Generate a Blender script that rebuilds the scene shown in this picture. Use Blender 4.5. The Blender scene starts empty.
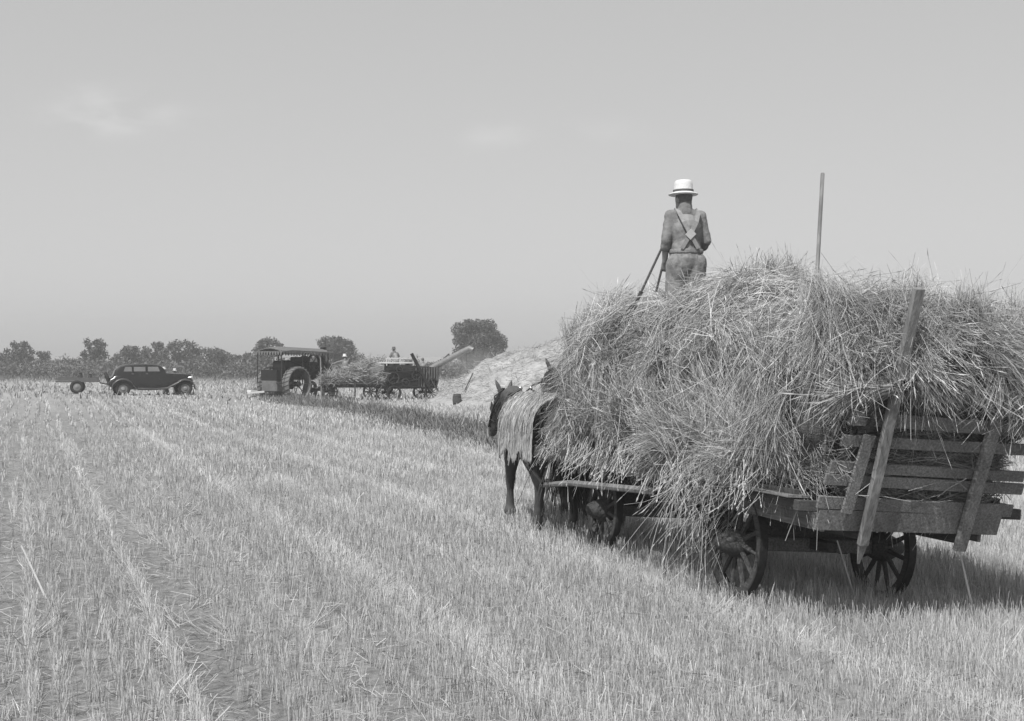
import bpy, bmesh, math, random
import numpy as np
from mathutils import Vector, Matrix, Quaternion
R = math.radians
rng = np.random.default_rng(11)
random.seed(5)
SC = bpy.context.scene
COL = SC.collection

# ------------------------------------------------------------------ camera
FPX, HC = 1367.0, 2.2
cam = bpy.data.cameras.new('camera'); camo = bpy.data.objects.new('camera', cam); COL.objects.link(camo)
cam.lens = FPX * 36 / 1024; cam.sensor_width = 36; cam.clip_end = 6000; cam.clip_start = 0.1
camo.location = (0, 0, HC); camo.rotation_euler = (R(90) - math.atan(4.5 / FPX), 0, 0)
SC.camera = camo
# ------------------------------------------------------------------ light
SKYK = 2.15; HAZE = 0.0013
ELEV, AZ = 53.0, 207.0           # sun behind the camera and to its left
w = bpy.data.worlds.new('World'); SC.world = w; w.use_nodes = True
nt = w.node_tree; nt.nodes.clear()
sky = nt.nodes.new('ShaderNodeTexSky'); sky.sky_type = 'NISHITA'; sky.sun_disc = False
sky.sun_elevation = R(ELEV); sky.sun_rotation = R(AZ); sky.dust_density = 1.2; sky.air_density = 1.0; sky.altitude = 100
bw = nt.nodes.new('ShaderNodeRGBToBW')
tc = nt.nodes.new('ShaderNodeTexCoord')
mp = nt.nodes.new('ShaderNodeMapping'); mp.inputs['Scale'].default_value = (1, 1, 2.5)
nz = nt.nodes.new('ShaderNodeTexNoise'); nz.inputs['Scale'].default_value = 22.0; nz.inputs['Detail'].default_value = 7
def wn(op, a, b=None):
    n = nt.nodes.new('ShaderNodeMath'); n.operation = op
    for k, q in enumerate((a, b)):
        if q is None: continue
        if isinstance(q, (int, float)): n.inputs[k].default_value = q
        else: nt.links.new(q, n.inputs[k])
    return n.outputs[0]
def wisp(d, wx, wz):                      # a faint fair weather cloud in one part of the sky
    sx = nt.nodes.new('ShaderNodeSeparateXYZ'); nt.links.new(tc.outputs['Generated'], sx.inputs[0])
    ax = wn('DIVIDE', wn('SUBTRACT', wn('DIVIDE', sx.outputs['X'], wn('MAXIMUM', sx.outputs['Y'], .05)), d[0]), wx)
    az = wn('DIVIDE', wn('SUBTRACT', wn('DIVIDE', sx.outputs['Z'], wn('MAXIMUM', sx.outputs['Y'], .05)), d[1]), wz)
    return wn('EXPONENT', wn('MULTIPLY', wn('ADD', wn('MULTIPLY', ax, ax), wn('MULTIPLY', az, az)), -1.0))
mu = nt.nodes.new('ShaderNodeMath'); mu.operation = 'MULTIPLY'
bg = nt.nodes.new('ShaderNodeBackground'); bg.inputs['Strength'].default_value = 0.12
wo = nt.nodes.new('ShaderNodeOutputWorld')
L = nt.links.new
L(sky.outputs[0], bw.inputs[0]); L(tc.outputs['Generated'], mp.inputs[0]); L(mp.outputs[0], nz.inputs['Vector'])
pw = nt.nodes.new('ShaderNodeMath'); pw.operation = 'POWER'; pw.inputs[1].default_value = 0.3     # hazy summer sky: nearly even
sc_ = nt.nodes.new('ShaderNodeMath'); sc_.operation = 'MULTIPLY'; sc_.inputs[1].default_value = SKYK
L(bw.outputs[0], pw.inputs[0]); L(pw.outputs[0], sc_.inputs[0])
wsum = wn('ADD', wn('ADD', wisp((-.30, .182), .035, .014), wn('MULTIPLY', wisp((-.275, .172), .05, .010), .7)), wn('ADD', wn('MULTIPLY', wisp((-.012, .16), .022, .012), .55), wn('MULTIPLY', wisp((.07, .165), .03, .008), .4)))
cl = wn('ADD', 1.0, wn('MULTIPLY', wn('MULTIPLY', wsum, wn('MAXIMUM', wn('SUBTRACT', nz.outputs['Fac'], .42), 0.0)), .62))
L(sc_.outputs[0], mu.inputs[0]); L(cl, mu.inputs[1])
L(mu.outputs[0], bg.inputs['Color']); L(bg.outputs[0], wo.inputs[0])
sl = bpy.data.lights.new('sun', 'SUN'); sl.energy = 3.0; sl.angle = R(0.6); sl.color = (1, 0.995, 0.985)
so = bpy.data.objects.new('sun', sl); COL.objects.link(so); so.location = (-20, -40, 60)
sdir = Vector((-math.sin(R(AZ)) * math.cos(R(ELEV)), -math.cos(R(AZ)) * math.cos(R(ELEV)), -math.sin(R(ELEV))))
so.rotation_euler = sdir.to_track_quat('-Z', 'Y').to_euler()
vs = SC.view_settings; vs.view_transform = 'Standard'; vs.look = 'None'; vs.exposure = 0.58; vs.gamma = 1.0
SC.cycles.max_bounces = 6; SC.cycles.diffuse_bounces = 3; SC.cycles.volume_bounces = 0; SC.cycles.transparent_max_bounces = 8

# ------------------------------------------------------------------ terrain + frame helpers
TH = R(19.6)                                    # direction of the drilled rows, left of straight ahead
U = np.array([-math.sin(TH), math.cos(TH)]); RR = np.array([math.cos(TH), math.sin(TH)])
def sst(a, b, x):
    t = np.clip((np.asarray(x, float) - a) / (b - a), 0, 1); return t * t * (3 - 2 * t)
def srow(x, y): return np.asarray(x) * RR[0] + np.asarray(y) * RR[1]
def ground(x, y):
    x = np.asarray(x, float); y = np.asarray(y, float)
    s = srow(x, y)
    g = -0.105 * np.clip((s - 5.75) / 1.5, 0, 1) * (1 - sst(30, 45, y))
    g = g - 1.35 * sst(95, 225, y) + .10 * sst(3.6, 5.3, s) * (1 - sst(20, 34, y))
    g = g - .28 * sst(-15.5, -13, x) * sst(52, 70, y) * (1 - sst(86, 105, y))
    g = g + 0.035 * np.sin(x * .31 + 1) * np.sin(y * .23) * sst(20, 40, y)
    g = g + 0.012 * np.sin(s * 2 * math.pi / 2.15) * (1 - sst(40, 60, y))
    return g
def at(px, Y): return (px - 512) / FPX * Y
def zat(py, Y): return HC - (py - 356) * Y / FPX

# ------------------------------------------------------------------ materials
MATS = {}
def mat(name, g, rough=.9, var=.25, scale=6.0, stretch=(1, 1, 1), bump=.3, detail=6, metal=0.0, spec=.2, attr=None, var2=0, scale2=.7):
    if name in MATS: return MATS[name]
    m = bpy.data.materials.new(name); m.use_nodes = True; n = m.node_tree; l = n.links.new
    b = n.nodes['Principled BSDF']; b.inputs['Roughness'].default_value = rough; b.inputs['Metallic'].default_value = metal
    b.inputs['Specular IOR Level'].default_value = spec
    t = n.nodes.new('ShaderNodeTexCoord'); mp = n.nodes.new('ShaderNodeMapping'); mp.inputs['Scale'].default_value = stretch
    l(t.outputs['Object'], mp.inputs[0])
    z = n.nodes.new('ShaderNodeTexNoise'); z.inputs['Scale'].default_value = scale; z.inputs['Detail'].default_value = detail
    z.inputs['Roughness'].default_value = .65; l(mp.outputs[0], z.inputs['Vector'])
    r = n.nodes.new('ShaderNodeMapRange'); r.inputs[1].default_value = .3; r.inputs[2].default_value = .7
    r.inputs[3].default_value = g * (1 - var); r.inputs[4].default_value = g * (1 + var); l(z.outputs['Fac'], r.inputs[0])
    out = r.outputs[0]
    if var2:
        z2 = n.nodes.new('ShaderNodeTexNoise'); z2.inputs['Scale'].default_value = scale2; z2.inputs['Detail'].default_value = 4
        l(t.outputs['Object'], z2.inputs['Vector'])
        r2 = n.nodes.new('ShaderNodeMapRange'); r2.inputs[1].default_value = .35; r2.inputs[2].default_value = .65
        r2.inputs[3].default_value = 1 - var2; r2.inputs[4].default_value = 1 + var2; l(z2.outputs['Fac'], r2.inputs[0])
        q = n.nodes.new('ShaderNodeMath'); q.operation = 'MULTIPLY'; l(out, q.inputs[0]); l(r2.outputs[0], q.inputs[1]); out = q.outputs[0]
    if attr:
        a = n.nodes.new('ShaderNodeAttribute'); a.attribute_name = attr
        q = n.nodes.new('ShaderNodeMath'); q.operation = 'MULTIPLY'; l(out, q.inputs[0]); l(a.outputs['Fac'], q.inputs[1]); out = q.outputs[0]
    l(out, b.inputs['Base Color'])
    if bump:
        bp = n.nodes.new('ShaderNodeBump'); bp.inputs['Strength'].default_value = bump; bp.inputs['Distance'].default_value = .02
        l(z.outputs['Fac'], bp.inputs['Height']); l(bp.outputs[0], b.inputs['Normal'])
    MATS[name] = m; return m
M_STRAW = mat('straw', .37, .75, .15, 9, bump=0, attr='tint', spec=.25, var2=.12, scale2=1.3)
M_CORE = mat('straw_core', .11, .9, .6, 22, (1, 1, 3), bump=1, var2=.2, scale2=2)  # darker than the straw over it: shade of the creases put into the colour
M_STUB = mat('stubble', .45, .8, .12, 5, bump=0, attr='tint', spec=.2, var2=.10, scale2=.35)
M_WEED = mat('weed', .20, .85, .2, 5, bump=0, attr='tint', spec=.2)
M_LEAF = mat('leaf', .085, .6, .25, 1.5, bump=0, attr='tint', spec=.3)
M_BARK = mat('bark', .12, .95, .4, 8, (1, 1, .3), bump=.6)
M_WOOD = mat('weathered_wood', .19, .9, .45, 7, (.6, 9, 9), bump=.5, var2=.25, scale2=2.2)
M_WOODL = mat('pale_wood', .22, .85, .4, 8, (5, 5, .6), bump=.4, var2=.2, scale2=3)
M_DARKW = mat('dark_wood', .075, .9, .4, 7, (1, 8, 8), bump=.4)
M_IRON = mat('rusty_iron', .05, .65, .4, 12, bump=.3, metal=.3)
M_BLACK = mat('black_boiler', .022, .5, .4, 5, bump=.1)
M_CARP = mat('black_car_paint', .012, .2, .25, 3, bump=0, spec=.5)
M_FEND = mat('fender_paint', .055, .35, .3, 3, bump=0, spec=.5)
M_CHR = mat('chrome', .6, .25, .05, 3, bump=0, metal=1)
M_GLASS = mat('car_glass', .16, .12, .15, 2, bump=0, spec=.6)
M_RUB = mat('tyre_rubber', .035, .9, .25, 20, bump=.2)
M_WHITE = mat('white_paint', .65, .6, .06, 8, bump=0)
M_HAT = mat('straw_hat', .66, .8, .08, 60, bump=.4)
M_BAND = mat('hat_band', .10, .8, .1, 30, bump=0)
M_SKIN = mat('skin', .27, .55, .12, 30, bump=.1)
M_DENIM = mat('faded_denim', .22, .95, .30, 18, bump=.5, var2=.14, scale2=9)
M_SHIRT = mat('work_shirt', .20, .95, .2, 25, bump=.5, var2=.10, scale2=9)
M_SHIRTL = mat('light_shirt', .42, .95, .12, 25, bump=.3)
M_STRAP = mat('overall_strap', .27, .95, .2, 40, bump=.2)
M_LEATH = mat('harness_leather', .03, .5, .3, 20, bump=.2)
M_HORSE = mat('bay_coat', .075, .55, .3, 9, bump=.1, var2=.2, scale2=3, spec=.35)
M_HAIR = mat('horse_hair', .045, .7, .3, 30, bump=.3, attr=None)
M_NET = mat('fly_sheet_cloth', .42, .95, .4, 30, (1.5, 1.5, .25), bump=1.0, var2=.3, scale2=6)
M_STEEL = mat('galvanised_steel', .20, .5, .25, 5, bump=.1, metal=.4, var2=.2, scale2=1)
M_STEELL = mat('blower_steel', .25, .5, .2, 5, bump=.1, metal=.3)
M_CANVAS = mat('canopy_tin', .15, .8, .2, 5, bump=.1)

# ------------------------------------------------------------------ mesh helpers
def tag(o, label=None, cat=None, group=None, kind=None):
    if label: o['label'] = label
    if cat: o['category'] = cat
    if group: o['group'] = group
    if kind: o['kind'] = kind
    return o
def empty(name, loc=(0, 0, 0), rot=(0, 0, 0), label=None, cat=None, group=None):
    o = bpy.data.objects.new(name, None); COL.objects.link(o); o.location = loc; o.rotation_euler = rot
    o.empty_display_size = .2
    return tag(o, label, cat, group)
class MB:
    def __init__(s): s.v = []; s.f = []
    def add(s, vs, fs):
        n = len(s.v); s.v += [tuple(v) for v in vs]; s.f += [tuple(i + n for i in f) for f in fs]; return s
    def box(s, c, size, rot=None):
        x, y, z = [k / 2 for k in size]; b = min(x, y, z) * .18
        # chamfered box via 24 verts
        vs = []
        for sx in (-1, 1):
            for sy in (-1, 1):
                for sz in (-1, 1):
                    vs += [Vector((sx * x, sy * (y - b), sz * (z - b))), Vector((sx * (x - b), sy * y, sz * (z - b))), Vector((sx * (x - b), sy * (y - b), sz * z))]
        if rot is not None: vs = [rot @ v for v in vs]
        c = Vector(c); vs = [v + c for v in vs]
        bm = bmesh.new(); bv = [bm.verts.new(v) for v in vs]
        r = bmesh.ops.convex_hull(bm, input=bv); bm.verts.index_update()
        bmesh.ops.recalc_face_normals(bm, faces=bm.faces)
        s.add([v.co.copy() for v in bm.verts], [[v.index for v in f.verts] for f in bm.faces]); bm.free(); return s
    def beam(s, a, b, wd, ht, up=(0, 0, 1)):
        a = Vector(a); b = Vector(b); d = b - a; L_ = d.length; d.normalize()
        upv = Vector(up); side = upv.cross(d)
        if side.length < 1e-4: side = Vector((1, 0, 0)).cross(d)
        side.normalize(); u2 = d.cross(side)
        rot = Matrix((d, side, u2)).transposed()
        return s.box((a + b) / 2, (L_, wd, ht), rot)
    def tube(s, a, b, r0, r1=None, seg=10, cap=True):
        return s.path([a, b], [r0, r0 if r1 is None else r1], seg, cap)
    def path(s, pts, rad, seg=8, cap=True):
        pts = [Vector(p) for p in pts]
        if not hasattr(rad, '__len__'): rad = [rad] * len(pts)
        rings = []; up = None
        for i, p in enumerate(pts):
            d = (pts[min(i + 1, len(pts) - 1)] - pts[max(i - 1, 0)]).normalized()
            if up is None:
                up = Vector((0, 0, 1)) if abs(d.z) < .9 else Vector((1, 0, 0))
            a = up.cross(d).normalized(); b = d.cross(a).normalized(); up = b
            rings.append([p + (a * math.cos(t) + b * math.sin(t)) * rad[i] for t in [2 * math.pi * k / seg for k in range(seg)]])
        vs = [v for r in rings for v in r]; fs = []
        for i in range(len(pts) - 1):
            for k in range(seg):
                k2 = (k + 1) % seg
                fs.append((i * seg + k, i * seg + k2, (i + 1) * seg + k2, (i + 1) * seg + k))
        if cap: fs.append(tuple(range(seg))[::-1]); fs.append(tuple((len(pts) - 1) * seg + k for k in range(seg)))
        return s.add(vs, fs)
    def ring(s, c, axis, R0, r, seg=28, sub=8, flat=None):
        """torus; flat=(radial, axial) half sizes makes a rectangular rim"""
        c = Vector(c); ax = Vector(axis).normalized(); a = ax.orthogonal().normalized(); b = ax.cross(a)
        prof = [(math.cos(t) * r, math.sin(t) * r) for t in [2 * math.pi * k / sub for k in range(sub)]] if not flat else \
            [(-flat[0], -flat[1]), (flat[0], -flat[1]), (flat[0], flat[1]), (-flat[0], flat[1])]
        n = len(prof); vs = []
        for i in range(seg):
            t = 2 * math.pi * i / seg; rd = a * math.cos(t) + b * math.sin(t)
            vs += [c + rd * (R0 + p[0]) + ax * p[1] for p in prof]
        fs = [(i * n + k, ((i + 1) % seg) * n + k, ((i + 1) % seg) * n + (k + 1) % n, i * n + (k + 1) % n) for i in range(seg) for k in range(n)]
        return s.add(vs, fs)
    def lathe(s, prof, c=(0, 0, 0), axis=(0, 0, 1), seg=24, sc=(1, 1)):
        c = Vector(c); ax = Vector(axis).normalized()
        a = Vector((1, 0, 0)) if abs(ax.z) > .9 else ax.orthogonal().normalized(); b = ax.cross(a)
        vs = []
        for (r, h) in prof:
            for k in range(seg):
                t = 2 * math.pi * k / seg; vs.append(c + (a * math.cos(t) * sc[0] + b * math.sin(t) * sc[1]) * r + ax * h)
        fs = [(i * seg + k, i * seg + (k + 1) % seg, (i + 1) * seg + (k + 1) % seg, (i + 1) * seg + k) for i in range(len(prof) - 1) for k in range(seg)]
        fs.append(tuple(range(seg))[::-1]); fs.append(tuple((len(prof) - 1) * seg + k for k in range(seg)))
        return s.add(vs, fs)
    def prism(s, outl, y0, y1, inset=0.0, cen=None):
        """outline in xz extruded along y, both ends optionally inset towards the centre"""
        n = len(outl); cx = sum(p[0] for p in outl) / n; cz = sum(p[1] for p in outl) / n
        if cen: cx, cz = cen
        lay = []
        ys = [(y0, 1 - inset), (y0 + (y1 - y0) * .12, 1), (y1 - (y1 - y0) * .12, 1), (y1, 1 - inset)] if inset else [(y0, 1), (y1, 1)]
        for (y, k) in ys: lay += [(cx + (p[0] - cx) * k, y, cz + (p[1] - cz) * k) for p in outl]
        fs = [(j * n + i, j * n + (i + 1) % n, (j + 1) * n + (i + 1) % n, (j + 1) * n + i) for j in range(len(ys) - 1) for i in range(n)]
        fs.append(tuple(range(n))[::-1]); fs.append(tuple((len(ys) - 1) * n + i for i in range(n)))
        return s.add(lay, fs)
    def build(s, name, m, parent=None, smooth=False, auto=40):
        me = bpy.data.meshes.new(name); me.from_pydata(s.v, [], s.f); me.validate()
        bm = bmesh.new(); bm.from_mesh(me); bmesh.ops.recalc_face_normals(bm, faces=bm.faces); bm.to_mesh(me); bm.free()
        me.materials.append(m)
        if smooth:
            me.shade_smooth()
            me.set_sharp_from_angle(angle=R(auto))
        o = bpy.data.objects.new(name, me); COL.objects.link(o); o.parent = parent
        return o
def raw_mesh(name, V, F, m, parent=None, tint=None, smooth=False):
    """numpy mesh of quads"""
    me = bpy.data.meshes.new(name); V = np.ascontiguousarray(V, np.float32); F = np.ascontiguousarray(F, np.int32)
    me.vertices.add(len(V)); me.vertices.foreach_set('co', V.ravel())
    k = F.shape[1]; me.loops.add(F.size); me.loops.foreach_set('vertex_index', F.ravel())
    me.polygons.add(len(F)); me.polygons.foreach_set('loop_start', np.arange(0, F.size, k, dtype=np.int32))
    me.polygons.foreach_set('loop_total', np.full(len(F), k, np.int32))
    if tint is not None:
        a = me.attributes.new('tint', 'FLOAT', 'POINT'); a.data.foreach_set('value', np.ascontiguousarray(tint, np.float32))
    me.update(calc_edges=True)
    if smooth: me.shade_smooth()
    me.materials.append(m)
    o = bpy.data.objects.new(name, me); COL.objects.link(o); o.parent = parent
    return o
def unit(v): return v / (np.linalg.norm(v, axis=-1, keepdims=True) + 1e-9)
def ribbons(P, D, Ln, W, bend, segs=2, tint=None, taper=.5, head=None):
    """n bent ribbons. P,D,bend (n,3); Ln,W (n). returns V,F,T.  head=(len,width) adds an ear at the tip"""
    n = len(P); D = unit(D)
    side = unit(np.cross(D, rng.normal(size=(n, 3))))
    ts = np.linspace(0, 1, segs + 1); wf = 1 - (1 - taper) * ts
    if head is not None:
        ts = np.array(list(ts) + [1 + .35 * head[0], 1 + head[0]]); wf = np.array(list(1 - (1 - taper) * np.linspace(0, 1, segs + 1)) + [head[1], .3])
    m = len(ts)
    C = P[:, None] + (D[:, None] * ts[None, :, None] + bend[:, None] * (ts ** 2)[None, :, None]) * Ln[:, None, None]
    off = side[:, None] * (W[:, None] * wf[None])[..., None] / 2
    V = np.stack([C - off, C + off], 2).reshape(-1, 3)
    b = (np.arange(n) * m * 2)[:, None] + (np.arange(m - 1) * 2)[None]
    F = np.stack([b, b + 1, b + 3, b + 2], -1).reshape(-1, 4)
    T = np.repeat(tint if tint is not None else np.ones(n), m * 2)
    return V, F, T
def cat_ribbons(lst):
    V, F, T = [], [], []; n = 0
    for v, f, t in lst: V.append(v); F.append(f + n); T.append(t); n += len(v)
    return np.concatenate(V), np.concatenate(F), np.concatenate(T)

# ------------------------------------------------------------------ ground
def ground_mesh():
    ys = np.concatenate([np.arange(-30, 4, 2.0), np.arange(4, 30, .16), np.arange(30, 60, .6), np.arange(60, 300, 6), np.array([350, 420, 520, 700, 1000, 1500, 2500, 4000])])
    V = []; nx = 150
    xs = np.linspace(-1, 1, nx); X = []; Y = []
    for y in ys:
        hw = 14 + abs(y) * .62 if y < 300 else y * 1.2
        X.append(np.sign(xs) * np.abs(xs) ** 1.2 * hw); Y.append(np.full(nx, y))
    X = np.array(X); Y = np.array(Y); Z = ground(X, Y)
    Z = Z + (rng.random(Z.shape) - .5) * .03 * (Y < 30)
    V = np.stack([X, Y, Z], -1).reshape(-1, 3)
    i = (np.arange(len(ys) - 1)[:, None] * nx + np.arange(nx - 1)[None]).ravel()
    F = np.stack([i, i + 1, i + nx + 1, i + nx], -1)
    m = bpy.data.materials.new('field_soil'); m.use_nodes = True; n = m.node_tree; l = n.links.new; b = n.nodes['Principled BSDF']
    b.inputs['Roughness'].default_value = .95; b.inputs['Specular IOR Level'].default_value = .1
    t = n.nodes.new('ShaderNodeTexCoord'); mp = n.nodes.new('ShaderNodeMapping'); mp.inputs['Rotation'].default_value = (0, 0, -TH)
    mp.vector_type = 'POINT'; l(t.outputs['Object'], mp.inputs[0])
    def noise(sc, det, st=None):
        z = n.nodes.new('ShaderNodeTexNoise'); z.inputs['Scale'].default_value = sc; z.inputs['Detail'].default_value = det; z.inputs['Roughness'].default_value = .7
        if st:
            q = n.nodes.new('ShaderNodeMapping'); q.inputs['Scale'].default_value = st; l(mp.outputs[0], q.inputs[0]); l(q.outputs[0], z.inputs['Vector'])
        else: l(mp.outputs[0], z.inputs['Vector'])
        return z.outputs['Fac']
    def mrng(x, a, b_, c, d):
        z = n.nodes.new('ShaderNodeMapRange'); z.inputs[1].default_value = a; z.inputs[2].default_value = b_; z.inputs[3].default_value = c; z.inputs[4].default_value = d
        l(x, z.inputs[0]); return z.outputs[0]
    def mul(a, b_):
        z = n.nodes.new('ShaderNodeMath'); z.operation = 'MULTIPLY'; l(a, z.inputs[0]); l(b_, z.inputs[1]); return z.outputs[0]
    fine = noise(9, 10); v = mrng(fine, .3, .7, .13, .34)
    v = mul(v, mrng(noise(1, 5, (1.1, .12, 1)), .35, .65, .85, 1.15))
    v = mul(v, mrng(noise(.25, 4, (1, .18, 1)), .35, .65, .88, 1.12))
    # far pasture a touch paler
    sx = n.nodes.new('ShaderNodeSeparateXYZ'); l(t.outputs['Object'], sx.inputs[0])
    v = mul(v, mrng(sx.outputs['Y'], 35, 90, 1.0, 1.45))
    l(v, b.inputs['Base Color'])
    bp = n.nodes.new('ShaderNodeBump'); bp.inputs['Strength'].default_value = .8; bp.inputs['Distance'].default_value = .05
    l(fine, bp.inputs['Height']); l(bp.outputs[0], b.inputs['Normal'])
    o = raw_mesh('ground', V, F, m, smooth=True); tag(o, kind='structure')
ground_mesh()

# swath pattern across the rows: thin where tracks run, rich where the binder laid straw
def rowinfo(x, y):
    s = srow(x, y) + .05 * np.sin(y * .35)
    ph = (s - 3.14) / 2.15; ph = ph - np.round(ph)          # 0 on the pale line
    bright = np.exp(-(ph / .08) ** 2) + .55 * np.exp(-((np.abs(ph) - .5) / .06) ** 2)
    track = np.exp(-((ph - .17) / .05) ** 2) + .8 * np.exp(-((ph + .30) / .045) ** 2) + .55 * np.exp(-((ph - .38) / .04) ** 2)
    lft = sst(3.9, 1.6, s)
    trk2 = 1.0 * np.exp(-((s - 1.17) / .11) ** 2) + np.exp(-((s + .2) / .10) ** 2) + .8 * np.exp(-((s - 2.15) / .09) ** 2)
    return s, bright, np.clip(track * .65 + trk2 * .95, 0, 1), lft
def edge_s():  # weed strip: centre offset along the rows direction
    return 11.2
def stubble():
    out = []
    for (y0, y1, dr, da, ns, wd, hh) in ((7.2, 14, .19, .021, 9, .0034, .135), (14, 23, .19, .032, 7, .0050, .138), (23, 40, .19, .07, 5, .009, .14), (40, 66, .38, .15, 4, .024, .14), (66, 112, .76, .30, 3, .05, .14)):
        # rows in the (s,t) frame
        xm = y1 * .385 + 3.6
        cs = [(sx * xm, yy) for sx in (-1, 1) for yy in (y0, y1)]
        ss = [c[0] * RR[0] + c[1] * RR[1] for c in cs]; tt = [c[0] * U[0] + c[1] * U[1] for c in cs]
        S, T = np.meshgrid(np.arange(math.floor(min(ss) / dr) * dr, max(ss), dr), np.arange(min(tt), max(tt), da))
        S = S.ravel(); T = T.ravel()
        S = S + rng.normal(0, .026 * max(1, dr / .25), S.size) + (.04 if dr < .2 else .15) * np.sin(T * .12); T = T + rng.uniform(-.5, .5, S.size) * da
        x = S * RR[0] + T * U[0]; y = S * RR[1] + T * U[1]
        k = (y > y0) & (y < y1) & (np.abs(x) < y * .385 + 3.6)
        x = x[k]; y = y[k]
        s, br, tr, lf = rowinfo(x, y)
        # smooth patchiness
        pat = np.sin(x * 1.7 + np.sin(y * .9)) * np.sin(y * .8 + np.sin(x * 1.1) * 2)
        keep = rng.random(x.size) < np.clip(.93 - .95 * tr - .12 * (pat > .6) - .22 * lf * (rng.random(x.size) < .8), .01, 1)
        # weed strip and beyond has no stubble of its own just past the strip
        x = x[keep]; y = y[keep]; br = br[keep]; tr = tr[keep]; pat = pat[keep]
        n = x.size * ns
        X = np.repeat(x, ns) + rng.normal(0, .018, n); Y = np.repeat(y, ns) + rng.normal(0, .018, n)
        BR = np.repeat(br, ns); PT = np.repeat(pat, ns)
        leanr = rng.normal(0, .11, n); leanu = rng.normal(0, .11, n)
        fl = rng.random(n) < (.04 + .15 * BR); leanr[fl] *= 6; leanu[fl] *= 6
        D = np.stack([leanr * RR[0] + leanu * U[0], leanr * RR[1] + leanu * U[1], np.ones(n)], 1)
        H = hh * rng.uniform(.5, 1.2, n) * (1 + .15 * PT) * (1 + .45 * sst(5.4, 6.4, srow(X, Y)) * (1 - sst(14, 22, Y))); H[fl] *= rng.uniform(.8, 1.5, fl.sum())
        P = np.stack([X, Y, ground(X, Y) - .01], 1)
        tint = np.clip(rng.normal(1.0, .24, n) + .30 * BR, .35, 1.6)
        out.append(ribbons(P, D, H, wd * rng.uniform(.7, 1.3, n), rng.normal(0, .08, (n, 3)), 1 if y0 > 14 else 2, tint, .8))
    V, F, T = cat_ribbons(out)
    o = raw_mesh('stubble', V, F, M_STUB, tint=T); tag(o, 'pale cut wheat stubble standing in drilled rows across the field', 'stubble', kind='stuff')
    # loose straw lying about
    out = []
    n = 42000; y = 7.5 + 40 * rng.random(n) ** 1.6; x = rng.uniform(-1, 1, n) * (y * .385 + 1.5)
    s, br, tr, lf = rowinfo(x, y); k = rng.random(n) < .30 + .5 * br + .3 * tr + .3 * lf; x = x[k]; y = y[k]; n = x.size
    a = rng.uniform(0, 2 * math.pi, n)
    D = np.stack([np.cos(a), np.sin(a), rng.uniform(-.1, .35, n)], 1)
    out.append(ribbons(np.stack([x, y, ground(x, y) + rng.uniform(.005, .06, n)], 1), D, rng.uniform(.05, .20, n), rng.uniform(.0028, .0045, n) * (1 + y / 25), rng.normal(0, .15, (n, 3)), 2, rng.uniform(.65, 1.2, n), .7))
    # a few long stalks that stand proud
    for (px, py, ln, lean, w_) in ((858, 612, .62, -.30, .011), (976, 622, .9, -.22, .011), (617, 560, .5, -.03, .010), (46, 600, .55, -.45, .012), (60, 590, .5, -.25, .011), (770, 660, .22, .20, .007), (240, 560, .2, .1, .006), (95, 640, .25, .3, .006)):
        Y = HC * FPX / (py - 356); X = at(px, Y)
        out.append(ribbons(np.array([[X, Y, float(ground(X, Y))]]), np.array([[lean, 0, 1.]]), np.array([ln]), np.array([w_ * 1.5]), np.array([[0, 0, -.03]]), 3, np.array([1.6]), .7))
    # combed-over tussocks beside the wheel tracks
    for k in range(60):
        t = rng.uniform(7, 26); s0 = rng.choice([.9, 1.45, .05, 1.95, 3.14, 5.29, 2.95]) + rng.normal(0, .12)
        X = s0 * RR[0] + t * U[0] * 1; Y = s0 * RR[1] + t * U[1]
        if Y < 7.4 or abs(X) > Y * .385 + 1: continue
        n = 26; a = rng.normal(0, .5, n) + rng.choice([0, math.pi])
        D = np.stack([np.cos(a) * .7, np.sin(a) * .5, rng.uniform(.2, 1, n)], 1)
        P = np.stack([X + rng.normal(0, .05, n), Y + rng.normal(0, .09, n), np.full(n, float(ground(X, Y)))], 1)
        out.append(ribbons(P, D, rng.uniform(.12, .26, n), np.full(n, .006), rng.normal(0, .15, (n, 3)), 2, rng.uniform(.9, 1.6, n), .6))
    V, F, T = cat_ribbons(out)
    o = raw_mesh('loose_straw', V, F, M_STRAW, tint=T); tag(o, 'loose straw lying scattered between the stubble rows', 'straw', kind='stuff')
stubble()
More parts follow.
